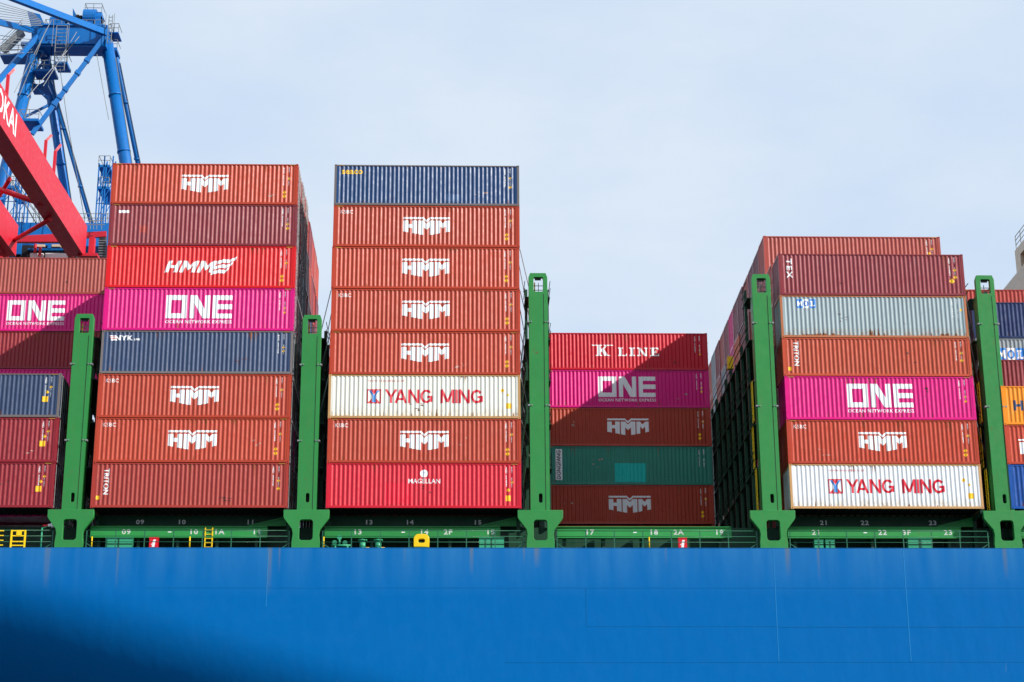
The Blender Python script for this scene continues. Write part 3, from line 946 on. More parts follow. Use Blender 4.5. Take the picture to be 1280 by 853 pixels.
# stack cut by the frame
z = 0
for t, (pk, kind, lab, h) in enumerate([
    ('deepblue', 'plain', "deep blue container on deck beyond the last green post, cut by the photo edge", HC),
    ('brown', 'wordend', "brown container between the deep blue and the yellow-orange one", HS),
    ('orange', 'hapag', "yellow-orange container with one dark capital letter showing", HS)]):
    front_container(BAY6_BOX, 0, z, h, pk, kind, lab, None, t)
    z += h + 0.009
ORD = ["first", "second", "third", "fourth", "fifth", "sixth", "seventh", "eighth", "ninth", "tenth", "eleventh", "twelfth", "thirteenth", "fourteenth"]
TIER = ["at deck level", "second tier", "third tier", "fourth tier", "fifth tier", "sixth tier", "seventh tier", "top tier"]
CNAME = {'brown': 'brown', 'triton': 'red-brown', 'maroon': 'maroon', 'magenta': 'magenta', 'salmon': 'pale brown', 'plum': 'dark plum', 'navy': 'navy', 'grey': 'grey', 'darkred': 'dark red',
         'deepblue': 'deep blue', 'steelgrey': 'steel grey', 'navyblue': 'dark blue', 'orange': 'yellow-orange', 'deeporange': 'orange', 'sand': 'sand-coloured', 'tritonorange': 'orange-brown', 'crimson': 'crimson', 'redline': 'red', 'green': 'green', 'blue': 'blue', 'cream': 'cream', 'white': 'white', 'red': 'bright red'}
for t, pk in enumerate(['navy', 'orange', 'brown', 'darkred']):
    if t < 3: back_container(BAY6_BOX, ROW, t * TS, HS, pk, f"{CNAME[pk]} container end beyond the last green post, {TIER[t]}, one row in")
front_container(BAY6_BOX, ROW, 2.905 + 2 * TS, HS, 'maroon', 'plain', "maroon container on top of the yellow-orange one's row, below the blue lettered squares", None, 0)
for t in range(6):
    pk = ['deepblue', 'green', 'orange', 'brown', 'steelgrey', 'navyblue'][t]
    if t < 4: back_container(BAY6_BOX, 2 * ROW, t * TS, HS, pk, f"{CNAME[pk]} container end beyond the last green post, {TIER[t]}, two rows in")
front_container(BAY6_BOX, 2 * ROW, 4 * TS, HS, 'steelgrey', 'molbig', "steel grey container with large blue and white lettered squares, cut by the photo edge", None, 0)
front_container(BAY6_BOX, 2 * ROW, 5 * TS, HS, 'navyblue', 'plain', "plain dark blue container above the steel grey one with lettered squares", None, 1)
front_container(BAY6_BOX, 3 * ROW, 5 * TH, HC, 'triton', 'plain', "red container on top of the stack below the beige ship's house", None, 2)
back_container(BAY6_BOX, 3 * ROW, 4 * TH, HC, 'brown', "brown container hidden behind the dark blue one below the beige ship's house")

rnd = random.Random(11)
for r in range(4, 12):
    for t in range(5):
        pk = rnd.choice(['orange', 'deepblue', 'brown', 'green', 'maroon', 'navy', 'brown', 'salmon'])
        if r > 7 and t < 2: continue
        back_container(BAY6_BOX, r * ROW, t * TH, HC, pk, f"{CNAME[pk]} container end beyond the last green post, {TIER[t]}, {ORD[r]} row in")

# the rows behind: what shows of them are their ends
rnd = random.Random(3)
SIDE = ['brown', 'brown', 'sand', 'brown', 'maroon', 'salmon', 'triton', 'darkred', 'plum', 'magenta', 'navy', 'tritonorange', 'brown']
for r in range(1, 8):
    for t in range(8):
        if t < 3 and r > 2: continue
        pk = rnd.choice(SIDE)
        if t == 7: pk = ['salmon', 'brown', 'salmon', 'maroon', 'triton', 'salmon', 'brown'][r - 1]
        if t == 6: pk = ['triton', 'salmon', 'plum', 'brown', 'maroon', 'triton', 'plum'][r - 1]
        if t in (4, 5): pk = ['navy', 'plum', 'maroon', 'navy', 'plum', 'salmon', 'plum'][(r + t) % 7]
        back_container(BAY[2], r * ROW, t * TH, HC, pk, f"{CNAME[pk]} container end beside the cranes, {ORD[r]} row in, {TIER[t]}", r < 3)
for r in range(1, 3):
    for t in range(8):
        pk = rnd.choice(SIDE)
        back_container(BAY[3], r * ROW, t * TH, HC, pk, f"{CNAME[pk]} container behind the middle stack, {ORD[r]} row in, {TIER[t]}")
TOP5 = ['plum', 'salmon', 'plum', 'plum', 'plum', 'salmon', 'plum', 'plum', 'magenta', 'maroon', 'salmon', 'darkred', 'steelgrey', 'brown']
SEC5 = ['navy', 'brown', 'salmon', 'salmon', 'salmon', 'maroon', 'maroon', 'deeporange', 'magenta', 'plum', 'steelgrey', 'salmon', 'grey', 'brown']
for r in range(1, 14):
    for t in range(7):
        if r == 1 and t == 6: continue
        if r == 2 and t == 6: continue
        if t < 2 and r > 11: continue
        pk = TOP5[r] if t == 6 else SEC5[r] if t == 5 else rnd.choice(SIDE)
        back_container(BAY[5], r * ROW, t * TH, HC, pk, f"{CNAME[pk]} container end in the grey container's stack, {ORD[r]} row in, {TIER[t]}")
for r in range(1, 7):
    for t in range(3):
        pk = rnd.choice(SIDE)
        back_container(BAY[1], r * ROW, t * TH, HC, pk, f"{CNAME[pk]} container end behind the low stack, {ORD[r]} row in, {TIER[t]}", True)
back_container(BAY[2], 12 * ROW, 5 * TH + 1.6, HC, 'redline', "red container end far behind, in the gap beside the middle stack")

# ------------------------------------------------------------------ the ship
ship = thing("container_ship", "blue container ship with green lashing posts, seen from the quay side", "ship", (0, 0, 0))
SHEER = -2.535
WATER = -29.0


def hull_y(x, z):
    s = ((-3.5 - 0.276 * (x + 28)) - z) / 1.037
    if s <= 0: return -0.06
    k, cap = 0.094, 6.4
    y = k * s * s if s < cap else k * cap * cap + 2 * k * cap * (s - cap)
    return -0.06 + min(y, 27)


m = MB()
nx, nz = 150, 60
xs = [-92 + 200 * i / nx for i in range(nx + 1)]
zs = [SHEER - (SHEER - WATER + 4) * (j / nz) ** 1.15 for j in range(nz + 1)]
for x in xs:
    for zz in zs: m.v.append((x, hull_y(x, zz), zz))
for i in range(nx):
    for j in range(nz):
        a = i * (nz + 1) + j
        m.f.append((a, a + 1, a + nz + 2, a + nz + 1))
hull = m.build("hull", MAT['hull'], ship, True)
for p in hull.data.polygons: p.use_smooth = True
m = MB(); m.box(-92, 108, -0.075, 0.12, SHEER - 0.004, SHEER + 0.02); m.build("deck_edge", MAT['hull'], hull)
seam = paint("weld_seam_paint", (0, 96, 158), rust=0, dirt=0.1, spec=0.1)
seam2 = paint("pale_weld_seam_paint", (34, 124, 186), rust=0, dirt=0.1, spec=0.1)
for (x0, z0, x1, z1, mt) in ((-19, -5.02, 62, -5.02, seam), (8.0, -7.4, 19.8, -7.4, seam), (8.0, -5.04, 8.0, -7.4, seam), (19.8, -7.45, 62, -7.45, seam), (3, -9.6, 62, -9.6, seam),
                         (19.72, -2.6, 19.72, -9.55, seam2), (27.85, -2.6, 27.85, -9.55, seam2), (-11.6, -2.6, -11.6, -6.2, seam2)):
    m = MB()
    if z0 == z1: m.box(x0, x1, -0.068, -0.055, z0 - 0.018, z0 + 0.018)
    else: m.box(x0 - 0.022, x0 + 0.022, -0.07, -0.055, z1, z0)
    m.build("weld_seam", mt, hull)
m = MB(); m.box(-92, 108, 0.12, 60, SHEER - 0.3, SHEER); m.build("deck", MAT['deck'], ship)
# far side of the hull
m = MB(); m.box(-40, 108, 59.9, 60.2, WATER - 2, SHEER); m.build("far_hull_side", MAT['hull'], ship)

# coaming, hatch covers and beams with their numbers
m = MB(); m.box(-92, 108, 2.75, 3.0, SHEER, -0.62); m.build("hatch_coaming", MAT['green_dark'], ship)
BEAM_Y, COVER_Y = 1.05, 2.6


def numbers(parent, items, y, cz, size, mat):
    for txt, px, py in items:
        p = at(px, py, y)
        o = link("number", flat_text("number", txt, size, mat, 0.012, 1.15, 1.2), parent, (p.x, y - 0.006, cz))


grey_ink = paint("grey_number_paint", (150, 156, 152), dirt=0.1, rust=0)
LOWER = {1: [], 2: [("09", 158, 663), ("10", 242, 663), ("1A", 274, 663), ("11", 321, 663)], 3: [("13", 447, 663), ("14", 530, 663), ("2F", 560, 663), ("15", 613, 663)],
         4: [("17", 737, 665), ("18", 817, 665), ("2A", 848, 665), ("19", 899, 665)], 5: [("21", 1020, 665), ("22", 1103, 665), ("3F", 1133, 665), ("23", 1185, 665)], 6: []}
UPPER = {2: [("09", 175, 654), ("10", 227, 654), ("11", 313, 654)], 3: [("13", 461, 654), ("14", 512, 654), ("15", 597, 654)], 5: [("21", 1030, 655), ("22", 1081, 655), ("23", 1166, 655)]}
for i in range(1, 7):
    x0, x1 = BAY[i] - 0.1, BAY[i] + L40 + 0.1
    m = MB()
    m.box(x0, x1 - 1.4, BEAM_Y, BEAM_Y + 0.18, -1.63, -0.98)
    m.box(x0, x1 - 1.4, BEAM_Y - 0.10, BEAM_Y + 0.3, -0.98, -0.94)
    m.box(x0, x1 - 1.4, BEAM_Y - 0.10, BEAM_Y + 0.3, -1.67, -1.62)
    if i == 1: continue
    bm_o = m.build("coaming_beam", MAT['green_beam'], ship)
    for k in range(5):
        xx = x0 + 0.5 + k * (L40 - 2.4) / 4
        m = MB(); m.box(xx - 0.09, xx + 0.09, 1.36, 2.4, SHEER, -1.05); m.build("beam_support", MAT['green_dark'], ship)
    numbers(bm_o, LOWER[i], BEAM_Y, -1.30, 0.43, MAT['number_ink'])
    if i == 1: continue
    m = MB(); m.box(x0 + 2.0, x0 + 2.22, BEAM_Y - 0.012, BEAM_Y - 0.004, -1.33, -1.27); m.build("dash_mark", MAT['white_ink'], bm_o, loc=(2.8, 0, 0))
    if i in UPPER or i == 6:
        m = MB(); m.box(x0, x1, COVER_Y, 30, -0.62, -0.03)
        for k in range(12):
            xx = x0 + 0.6 + k * (L40 - 1.0) / 11
            m.box(xx - .03, xx + .03, COVER_Y - .12, COVER_Y + .02, -0.6, -0.05)
        m.box(x0, x1, 2.455, 2.5, -0.62, 0.2)
        cv = m.build("hatch_cover", MAT['green_dark'], ship)
        numbers(cv, UPPER.get(i, []), 2.448, -0.36, 0.40, MAT['white_ink'])
    # container feet under the near stack
    if i != 4:
        for xx in (BAY[i] + 0.12, BAY[i] + L40 - 0.12):
            m = MB()
            m.box(xx - .12, xx + .12, 1.95, 2.3, SHEER, -0.02)
            m.box(xx - .1, xx + .1, .1, .3, -0.10, -0.012)
            m.box(xx - .09, xx + .09, .1, 2.3, -0.30, -0.10)
            m.build("container_pedestal", MAT['green_dark'], ship)
        m = MB()
        xx = BAY[i] + L40 - 0.25
        m.quad((xx - 2.2, 1.9, -0.72), (xx, 1.9, -0.72), (xx, 1.9, -0.2)); m.quad((xx - 2.2, 1.96, -0.72), (xx, 1.96, -0.2), (xx, 1.96, -0.72))
        m.beam((xx - 2.3, 1.9, -0.72), (xx, 1.9, -0.16), 0.12, 0.1)
        m.build("bracket_gusset", MAT['green_beam'], ship)

# lashing bridges between the bays
TOPS = {2: 12.72, 3: 12.72, 4: 15.67, 5: 15.67, 6: 15.67}
for i in range(2, 7):
    gx = BAY[i] - 1.182 + (.16 if i == 6 else 0)
    top = TOPS[i]
    br = link("lashing_bridge", None, ship, (gx, 0, 0)); br.empty_display_size = 0.3
    zb = -0.13
    bracket = outline("post_bracket",
                      [(-0.86, SHEER + .01), (0.86, SHEER + .01), (0.86, SHEER + .35), (0.80, -1.62), (0.86, -1.32), (1.36, -0.66), (1.40, -0.56), (1.40, zb), (-1.40, zb), (-1.40, -0.56), (-1.36, -0.66), (-0.86, -1.32), (-0.80, -1.62), (-0.86, SHEER + .35)],
                      [rounded(-0.44, 0.44, SHEER + .48, -0.72, 0.2)], 0.34, MAT['green_post'], 0.015)
    link("post_bracket", bracket, br, (0, -0.03, 0))
    post = outline("end_post", [(-0.60, zb), (0.60, zb), (0.60, top - .28), (0.50, top), (-0.50, top), (-0.60, top - .28)],
                   [rounded(-0.30, 0.34, top - 1.28, top - .26, 0.10), rounded(-0.10, 0.16, 0.36, 0.98, 0.12)], 0.30, MAT['green_post'], 0.012)
    link("end_post", post, br, (0, 0.06, 0))
    m = MB()
    for xa, xb, ya in ((-0.60, -0.53, 0.045), (0.30, 0.334, 0.045), (0.373, 0.60, 0.034)):
        m.box(xa, xb, ya, 0.059, zb + .03, top - 1.45)
    m.build("stiffener_strip", MAT['green_post'], br)
    m = MB(); m.box(0.335, 0.372, 0.040, 0.0585, zb + .03, top - 1.45); m.build("groove_shade", MAT['black'], br)  # black strip laid in the groove; its shade is painted, not cast
    m = MB(); m.box(-0.16, 0.2, 0.37, 0.40, 0.33, 1.0); m.build("hatch_backing", MAT['black'], br)
    for zz in (top - 3.4, top - 9.0 if top > 13 else 4.3):
        for xx in (-0.64, 0.64):
            m = MB(); m.box(xx - .07, xx + .07, 0.0, 0.3, zz, zz + .10); m.tube((xx * .72, -0.03, zz + .05), (xx * .72, 0.06, zz + .05), 0.045, n=8)
            m.build("lifting_lug", MAT['steel'], br)
    m = MB(); m.box(-0.2, 0.2, 0.16, 0.3, top - 0.42, top - 0.28); m.build("post_lamp", MAT['black'], br)
    # side plates behind the front post
    m = MB()
    m.box(-0.60, -0.54, 0.375, 1.0, zb, top - 1.3); m.box(0.54, 0.60, 0.375, 1.0, zb, top - 1.3)
    m.build("side_plate", MAT['green_post'], br)
    m = MB()
    for zz in (top - .7, top - 1.0): m.tube((-0.5, 0.55, zz), (0.5, 0.55, zz), 0.025, n=6)
    m.tube((0.05, 0.55, top - 1.3), (0.05, 0.55, top - .5), 0.025, n=6)
    m.build("guard_rail", MAT['steel'], br)
    m = MB(); m.box(-0.24, -0.16, 0.6, 0.66, top - 1.3, top - .45); m.build("yellow_rail", MAT['yellow'], br)
    if i >= 5:
        for k, (za, zc) in enumerate(((0.1, 2.8), (3.0, 5.7), (5.9, 8.6))):
            m = MB()
            xl, yl = -0.74, 0.75 + .5 * (k % 2)
            for yy in (yl, yl + .42): m.box(xl - .05, xl, yy, yy + .06, za, zc)
            zz = za + .2
            while zz < zc: m.box(xl - .04, xl - .01, yl, yl + .42, zz, zz + .05); zz += .3
            m.build("bridge_ladder", MAT['yellow'], br)
    if i == 5:
        m = MB(); m.box(-.9, -.5, 4 * ROW - .2, 4 * ROW + .2, 12.3, 13.2); m.build("gear_bin", MAT['yellow'], br)
    # frames along the width of the ship: posts, walkways, handrails
    levels = [2.9, 5.8, 8.7, 11.5] + ([14.4] if top > 13 else [])
    for r in range(1, 13):
        pt = 12.3 if r % 3 else 11.8
        if r == 1: pt = top - 0.3
        m = MB()
        for xx in (-0.78, 0.62):
            m.box(xx, xx + 0.18, r * ROW - .16, r * ROW + .16, -0.6, pt)
        m.build("inner_frame", MAT['green_dark'], br)
    for zz in levels:
        m = MB()
        yend = 31.0 if zz < 12 else 3.2
        m.box(-0.82, 0.82, 1.05, yend, zz - .06, zz)
        m.build("walkway", MAT['green_dark'], br)
        m = MB()
        for xx in (-0.84, 0.82):
            for hh in (0.55, 1.05): m.box(xx, xx + .04, 1.05, yend, zz + hh, zz + hh + .04)
        m.build("walkway_rail", MAT['green_dark'], br)

# railing along the deck edge
for i in range(1, 7):
    g0 = BAY[i] - 1.182 + 0.92; g1 = BAY[i] - 1.182 + PITCH_BAY - 0.92
    rl = link("railing", None, ship, (0, 0, 0)); rl.empty_display_size = 0.3
    for hh in (0.42, 0.78, 1.14):
        m = MB(); m.tube((g0, 0.16, SHEER + hh), (g1, 0.16, SHEER + hh), 0.020 if hh < 1 else 0.026, n=6); m.build("rail", MAT['rail'], rl, True)
    n = 8
    for k in range(n):
        xx = g0 + 0.12 + (g1 - g0 - 0.24) * k / (n - 1)
        m = MB(); m.box(xx - .03, xx + .03, 0.15, 0.19, SHEER, SHEER + 1.14); m.build("stanchion", MAT['rail'], rl)
    m = MB()
    m.beam((g1, 0.2, SHEER + .42), (g1 - .55, 0.2, SHEER + .05), 0.05, 0.05); m.beam((g0, 0.2, SHEER + .42), (g0 + .55, 0.2, SHEER + .05), 0.05, 0.05)
    m.build("rail_brace", MAT['rail'], rl)

# house with the bridge wing
HX = 48.6
house = link("bridge_house", None, ship, (0, 0, 0))
a = at(1268.3, 314, 46); b_ = at(1268.3, 342, 46); c_ = at(1254, 362, 46)
hx = a.x
wing = outline("bridge_wing", [(0, 0), (0, 0)], [], 0.1, MAT['house']) if False else None
m = MB()
# wall that faces the bow: its far edge stands at Y = 46, the wall runs from there towards the camera side
zt, zb_, zl = a.z, b_.z, at(1268.3, 357, 46).z
Yf, Yn = 46.0, 4.0
ztop = zt - .9
m.box(hx, hx + 12, Yn, Yf, ztop, zt)
m.box(hx, hx + 0.4, Yf - 1.5, Yf, zl, ztop)
m.box(hx + 2.2, hx + 12, Yn, Yf - .3, zl, ztop)
m.build("bridge_deck", MAT['house'], house)
for k in range(12):
    y0 = Yf - 4.6 - k * 3.1
    m = MB(); m.box(hx + 0.02, hx + 0.35, y0 - .3, y0, zl, ztop); m.build("window_post", MAT['house'], house)
m = MB(); m.box(hx + 2.1, hx + 2.19, Yn, Yf - 1.5, zl + .05, ztop - .05); m.build("window_pane", MAT['dark_glass'], house)
m = MB()
x2, z2 = c_.x, c_.z
n = len(m.v)
for yy in (Yn, Yf):
    m.v += [(hx, yy, zl), (hx - .003, yy, zb_), (x2, yy, z2), (x2, yy, z2 - 3), (hx + 12, yy, z2 - 3), (hx + 12, yy, zl)]
m.f.append(tuple(range(n, n + 6))); m.f.append(tuple(reversed(range(n + 6, n + 12))))
for k in range(6): m.f.append((n + k, n + 6 + k, n + 6 + (k + 1) % 6, n + (k + 1) % 6))
m.build("wing_bracket", MAT['house'], house)
m = MB(); m.box(x2 + .3, hx + 12, 8, Yf - 6, SHEER, z2 - 3); m.build("house_wall", MAT['house'], house)
m = MB()
for hh in (.5, .95, 1.35): m.box(hx + .1, hx + .15, Yn, Yf - .1, zt + hh, zt + hh + .05)
for k in range(26): m.box(hx + .1, hx + .16, Yf - .2 - k * 1.5, Yf - .12 - k * 1.5, zt, zt + 1.4)
m.build("house_railing", MAT['steel'], house)

# ------------------------------------------------------------------ loose gear on the side deck
def on_deck(px, py=680, y=0.6): p = at(px, py, y); return p.x


def locker(px0, px1, label, legs=True, h=0.62):
    x0, x1 = on_deck(px0), on_deck(px1)
    w = x1 - x0
    t = thing("deck_locker", label, "locker", ((x0 + x1) / 2, 0.55, SHEER), "lockers on the side deck")
    m = MB(); m.box(-w / 2, w / 2, 0, 0.5, 0.12, 0.12 + h); m.build("body", MAT['green_teal'], t)
    m = MB(); m.box(-w / 2 - .02, w / 2 + .02, -0.03, 0.52, 0.12 + h, 0.17 + h); m.build("lid", MAT['green_teal'], t)
    m = MB(); m.box(-.03, .03, -0.03, -0.005, 0.16, 0.1 + h); m.box(-w / 2, w / 2, -0.02, -0.004, 0.36, 0.40); m.build("door_seam", MAT['green_dark'], t)
    for s in (-1, 1):
        m = MB(); m.box(s * w * .42 - .04, s * w * .42 + .04, 0.08, 0.42, 0, 0.118); m.build("leg", MAT['green_dark'], t)


locker(132, 165, "teal green locker below the white number 09, beside a red box")
locker(599, 630, "teal green locker below the white number 15")
locker(1135, 1164, "teal green locker below the white marking 3F")
locker(1018, 1029, "small teal box, first of two side by side below the number 21", h=.5)
locker(1032, 1043, "small teal box between its twin and the middle of the rail, below number 21", h=.5)

for px, lab in ((192.5, "red fire hose box with white symbol below the marking 10"), (853, "red fire hose box with white symbol below the marking 2A")):
    x = on_deck(px)
    t = thing("fire_hose_box", lab, "fire box", (x, 0.42, SHEER))
    m = MB(); m.box(-.27, .27, 0, .3, .02, .72); m.build("body", MAT['redpaint'], t)
    m = MB(); m.box(-.29, .29, -.02, .32, .72, .77); m.build("lid", MAT['redpaint'], t)
    m = MB(); m.quad((-.06, -.006, .48), (.10, -.006, .48), (.14, -.006, .62), (-.02, -.006, .62)); m.quad((-.1, -.006, .14), (.06, -.006, .14), (.1, -.006, .46), (-.06, -.006, .46)); m.quad((-.16, -.006, .3), (-.1, -.006, .3), (-.08, -.006, .36), (-.14, -.006, .36))
    m.build("symbol", MAT['white_ink'], t)

for px, lab in ((453, "teal deck ventilator with flat cap, beside the pipe valves below number 13"), (472.5, "teal deck ventilator with flat cap, nearer to the yellow fitting")):
    x = on_deck(px)
    t = thing("deck_ventilator", lab, "ventilator", (x, 0.8, SHEER), "ventilators on the side deck")
    m = MB(); m.tube((0, 0, 0), (0, 0, .62), .2, n=14); m.build("pipe", MAT['green_teal'], t, True)
    m = MB(); m.tube((0, 0, .60), (0, 0, .70), .29, n=14); m.build("cap", MAT['green_teal'], t, True)
    m = MB(); m.tube((.18, 0, .2), (.42, 0, .2), .03, n=6); m.build("handle", MAT['yellow'], t)

x = on_deck(426)
t = thing("pipe_valve", "low teal pipework with valve wheels behind the rail below number 13", "pipe valve", (x, 0.8, SHEER))
m = MB(); m.tube((-.6, 0, .34), (.6, 0, .34), .07, n=8); m.tube((-.35, 0, 0), (-.35, 0, .34), .07, n=8); m.tube((.4, 0, 0), (.4, 0, .34), .07, n=8); m.tube((-.1, 0, .34), (-.1, 0, .78), .06, n=8)
m.build("pipe", MAT['green_teal'], t, True)
for xx, zz in ((-.4, .52), (.25, .5), (-.1, .84)):
    m = MB(); m.tube((xx, -.04, zz), (xx, .0, zz), .15, n=12); m.tube((xx, 0, zz), (xx, 0.02, .36), .03, n=6); m.build("hand_wheel", MAT['green_teal'], t)

x = on_deck(527)
t = thing("mooring_fairlead", "bright yellow ring-shaped fitting on the rail below number 14", "fairlead", (x, 0.05, SHEER))
fl = outline("ring", rounded(-.46, .46, .12, .88, .3, 6, (1, 1, 0, 0)), [rounded(-.23, .23, .32, .62, .12)], .3, MAT['yellow'], 0.03)
link("ring", fl, t)
m = MB(); m.box(-.26, .26, .30, .34, .28, .66); m.build("hole_backing", MAT['black'], t)  # flat black plate behind the opening of the ring
m = MB(); m.box(-.4, .4, .02, .28, 0, .12); m.build("foot", MAT['green_teal'], t)

xa, xb = on_deck(255), on_deck(264)
t = thing("deck_ladder", "narrow yellow ladder between the white markings 10 and 1A", "ladder", ((xa + xb) / 2, 0.95, SHEER))
w = (xb - xa) / 2
for s in (-1, 1):
    m = MB(); m.box(s * w - .035, s * w + .035, 0, .06, 0, 1.52); m.build("side_rail", MAT['yellow'], t)
for k in range(5):
    m = MB(); m.box(-w, w, .01, .05, .25 + k * .27, .29 + k * .27); m.build("rung", MAT['yellow'], t)

xa, xb = on_deck(14, 680, .2), on_deck(31, 680, .2)
t = thing("gangway_gate", "yellow gate with ladder rungs in the rail at the photo edge", "gate", ((xa + xb) / 2, 0.08, SHEER))
w = (xb - xa) / 2
for s in (-1, 1):
    m = MB(); m.box(s * w - .05, s * w + .05, 0, .08, .0, 1.14); m.build("side_rail", MAT['yellow'], t)
for zz in (.18, .42, .78, 1.10):
    m = MB(); m.box(-w, w, .01, .06, zz - .035, zz + .035); m.build("rung", MAT['yellow'], t)
m = MB(); m.box(-.12, .2, -.01, .05, .80, 1.12); m.build("sign_plate", MAT['yellow'], t)
xg = on_deck(0, 680, .2)
t = thing("yellow_rail_section", "yellow striped rail end cut by the photo edge", "rail", (xg, 0.1, SHEER))
m = MB()
for zz in (.2, .5, .8, 1.1): m.box(-.5, .2, 0, .06, zz - .03, zz + .03)
m.build("bar", MAT['yellow'], t)

for px, lab in ((114.5, "yellow striped marker post just beyond the first green bracket"), (404.5, "yellow striped marker post between the second green bracket and the pipe valves"), (237, "thin yellow marker post between the red box and the yellow ladder"), (811.5, "thin yellow marker post below the number 18")):
    t = thing("marker_post", lab, "marker post", (on_deck(px, 680, .45), .45, SHEER), "yellow marker posts on the side deck")
    m = MB(); m.box(-.07, .07, -.03, .03, 0, .1); m.build("base", MAT['black'], t)
    m = MB(); m.tube((0, 0, .1), (0, 0, .85), .045, n=8); m.build("post", MAT['yellow'], t, True)

x = on_deck(50.5, 680, .1)
t = thing("deck_floodlight", "white floodlight on a bent teal pole beside the first green bracket", "floodlight", (x, .26, SHEER))
m = MB(); m.tube((0, 0, 0), (0, 0, 1.32), .05, n=8); m.tube((0, 0, 1.30), (.35, 0, 1.42), .045, n=8); m.build("pole", MAT['green_teal'], t, True)
m = MB(); m.tube((.05, 0, 1.44), (.36, 0, 1.46), .08, n=8); m.build("bracket", MAT['redpaint'], t, True)
m = MB(); m.tube((.36, 0, 1.46), (.55, 0, 1.5), .09, .09, n=10); m.tube((.55, 0, 1.5), (.85, 0, 1.5), .17, n=12); m.build("lamp_housing", MAT['white_ink'], t, True)

# lashing rods from the container corners to the bridges
LR = [(3, 1, 3), (3, 1, 4), (3, 1, 5), (3, 1, 6), (3, 1, 2), (3, -1, 4), (3, -1, 5), (3, -1, 3), (2, 1, 3), (2, 1, 4), (2, 1, 5), (5, 1, 5), (5, 1, 4), (5, -1, 4), (2, 1, 2), (5, 1, 2), (5, 1, 3)]
STK = {2: "stack beside the cranes", 3: "middle stack", 5: "grey container's stack"}
for n_, (bay, side, t_) in enumerate(LR):
    zt_ = t_ * TH - .05
    gx = (BAY[bay] + L40 + 1.0) if side > 0 else (BAY[bay] - 1.0)
    cx = (BAY[bay] + L40 + .03) if side > 0 else (BAY[bay] - .03)
    for row in (0, 1):
        y0 = row * ROW + .2
        o = thing("lashing_rod", f"thin steel lashing rod on the {STK[bay]}, {'crane-side end, ' if side < 0 else ''}{TIER[t_]}, {'front' if row == 0 else 'second'} row", "lashing rod", (cx, y0, zt_), "lashing rods on the container ends")
        lo = max(2.9, zt_ - 4.4 - row)
        m = MB(); m.tube((0, 0, 0), (gx - cx, 1.7, lo - zt_ + .8), .03, n=6); m.build("rod", MAT['steel'], o)
        m = MB(); m.tube((gx - cx, 1.7, lo - zt_ + .85), (gx - cx, 1.78, lo - zt_), .05, n=6); m.build("turnbuckle", MAT['steel'], o)

# ------------------------------------------------------------------ cranes on the far quay
QUAY = -24.0
# red crane: horizontal boom reaching over the ship towards the camera
rc = thing("gantry_crane", "red gantry crane whose boom reaches over the ship, with white lettering", "crane", (-38.5, 66, QUAY))


def W(o, p): return Vector(p) - o.location


def on(o, mb, name, mat, parent=None, smooth=False):
    """build from world coordinates under a thing that stands at its own base"""
    mb.v = [tuple(Vector(v) - o.location) for v in mb.v]
    return mb.build(name, mat, parent or o, smooth)


m = MB()
pA, pB, pC = at(109, 283, 66), at(109, 321, 66), at(91, 322, 66)
tops_n, bot_n = pA.z, pB.z
slope = (-39.25 - pA.x) / (33.3 - 66.0)
bx = lambda y: pA.x + slope * (y - 66)
wdt = 1.75
ycut = -2.0
for dx, nm in ((0, "boom_girder"), (-7.0, "boom_girder")):
    m = MB()
    n = len(m.v)
    for y in (ycut, 66.0):
        for xx, zz in ((bx(y) + dx, bot_n), (bx(y) + dx, tops_n), (bx(y) - wdt + dx, tops_n), (bx(y) - wdt + dx, bot_n)):
            m.v.append((xx, y, zz))
    for q in ((0, 1, 2, 3), (7, 6, 5, 4), (0, 4, 5, 1), (1, 5, 6, 2), (2, 6, 7, 3), (3, 7, 4, 0)): m.f.append(tuple(n + k for k in q))
    g = on(rc, m, nm, MAT['crane_red'])
    m = MB()
    m.box(bx(40) + dx - .2, bx(40) + dx + .1, 20, 66, bot_n - .16, bot_n - .01) if dx else m.beam((bx(20) - .1, 20, bot_n - .08), (bx(66) - .1, 66, bot_n - .08), .24, .14)
    on(rc, m, "trolley_rail", MAT['crane_red'], g)
    if dx == 0:
        for y, hh in ((49.5, 2.8), (53.0, 3.4), (36.0, 3.0), (31.0, 3.2)):
            m = MB()
            m.beam((bx(y) - .3, y, tops_n), (bx(y) - .3, y, tops_n + hh * .75), .26, .26); m.beam((bx(y) - .3, y, tops_n + hh * .75), (bx(y) + .1, y + .3, tops_n + hh), .22, .22)
            on(rc, m, "walkway_bracket", MAT['crane_red'], g)
        txt = text_mesh("TOKAI", 3.0, 0.05, 1.0)
        for v in txt.vertices:
            x, y = v.co.x, v.co.y
            yy = 34.6 + x * .92
            v.co = Vector((bx(yy) + 0.02, yy, (tops_n + bot_n) / 2 + .1 + y)) - rc.location
        txt.materials.clear(); txt.materials.append(MAT['white_ink'])
        link("lettering", txt, rc)
for (p0, y0, p1, y1, w) in (((0, 237), 55, (52, 255), 52, .5), ((14, 303), 66, (63, 274), 55, .42), ((0, 244), 58, (12, 224), 52, .4)):
    m = MB(); m.tube(at(*p0, y0), at(*p1, y1), w * .55, n=8); on(rc, m, "brace", MAT['crane_red'], None, True)
m = MB(); a, b = at(6, 300, 70), at(133, 293, 70)
m.beam(a, b, .3, .6); on(rc, m, "cross_girder", MAT['crane_red'])
m = MB(); m.beam(at(14, 300, 68.8), at(86, 300, 68.8), .5, .6); on(rc, m, "machinery_floor", MAT['crane_red'])
for px in (3, 150):
    m = MB(); a = at(px, 296, 70); m.beam(a, (a.x, a.y, QUAY), 1.3, 1.3); on(rc, m, "leg", MAT['crane_red'])
m = MB(); a, b = at(20, 310, 72), at(95, 316, 72)
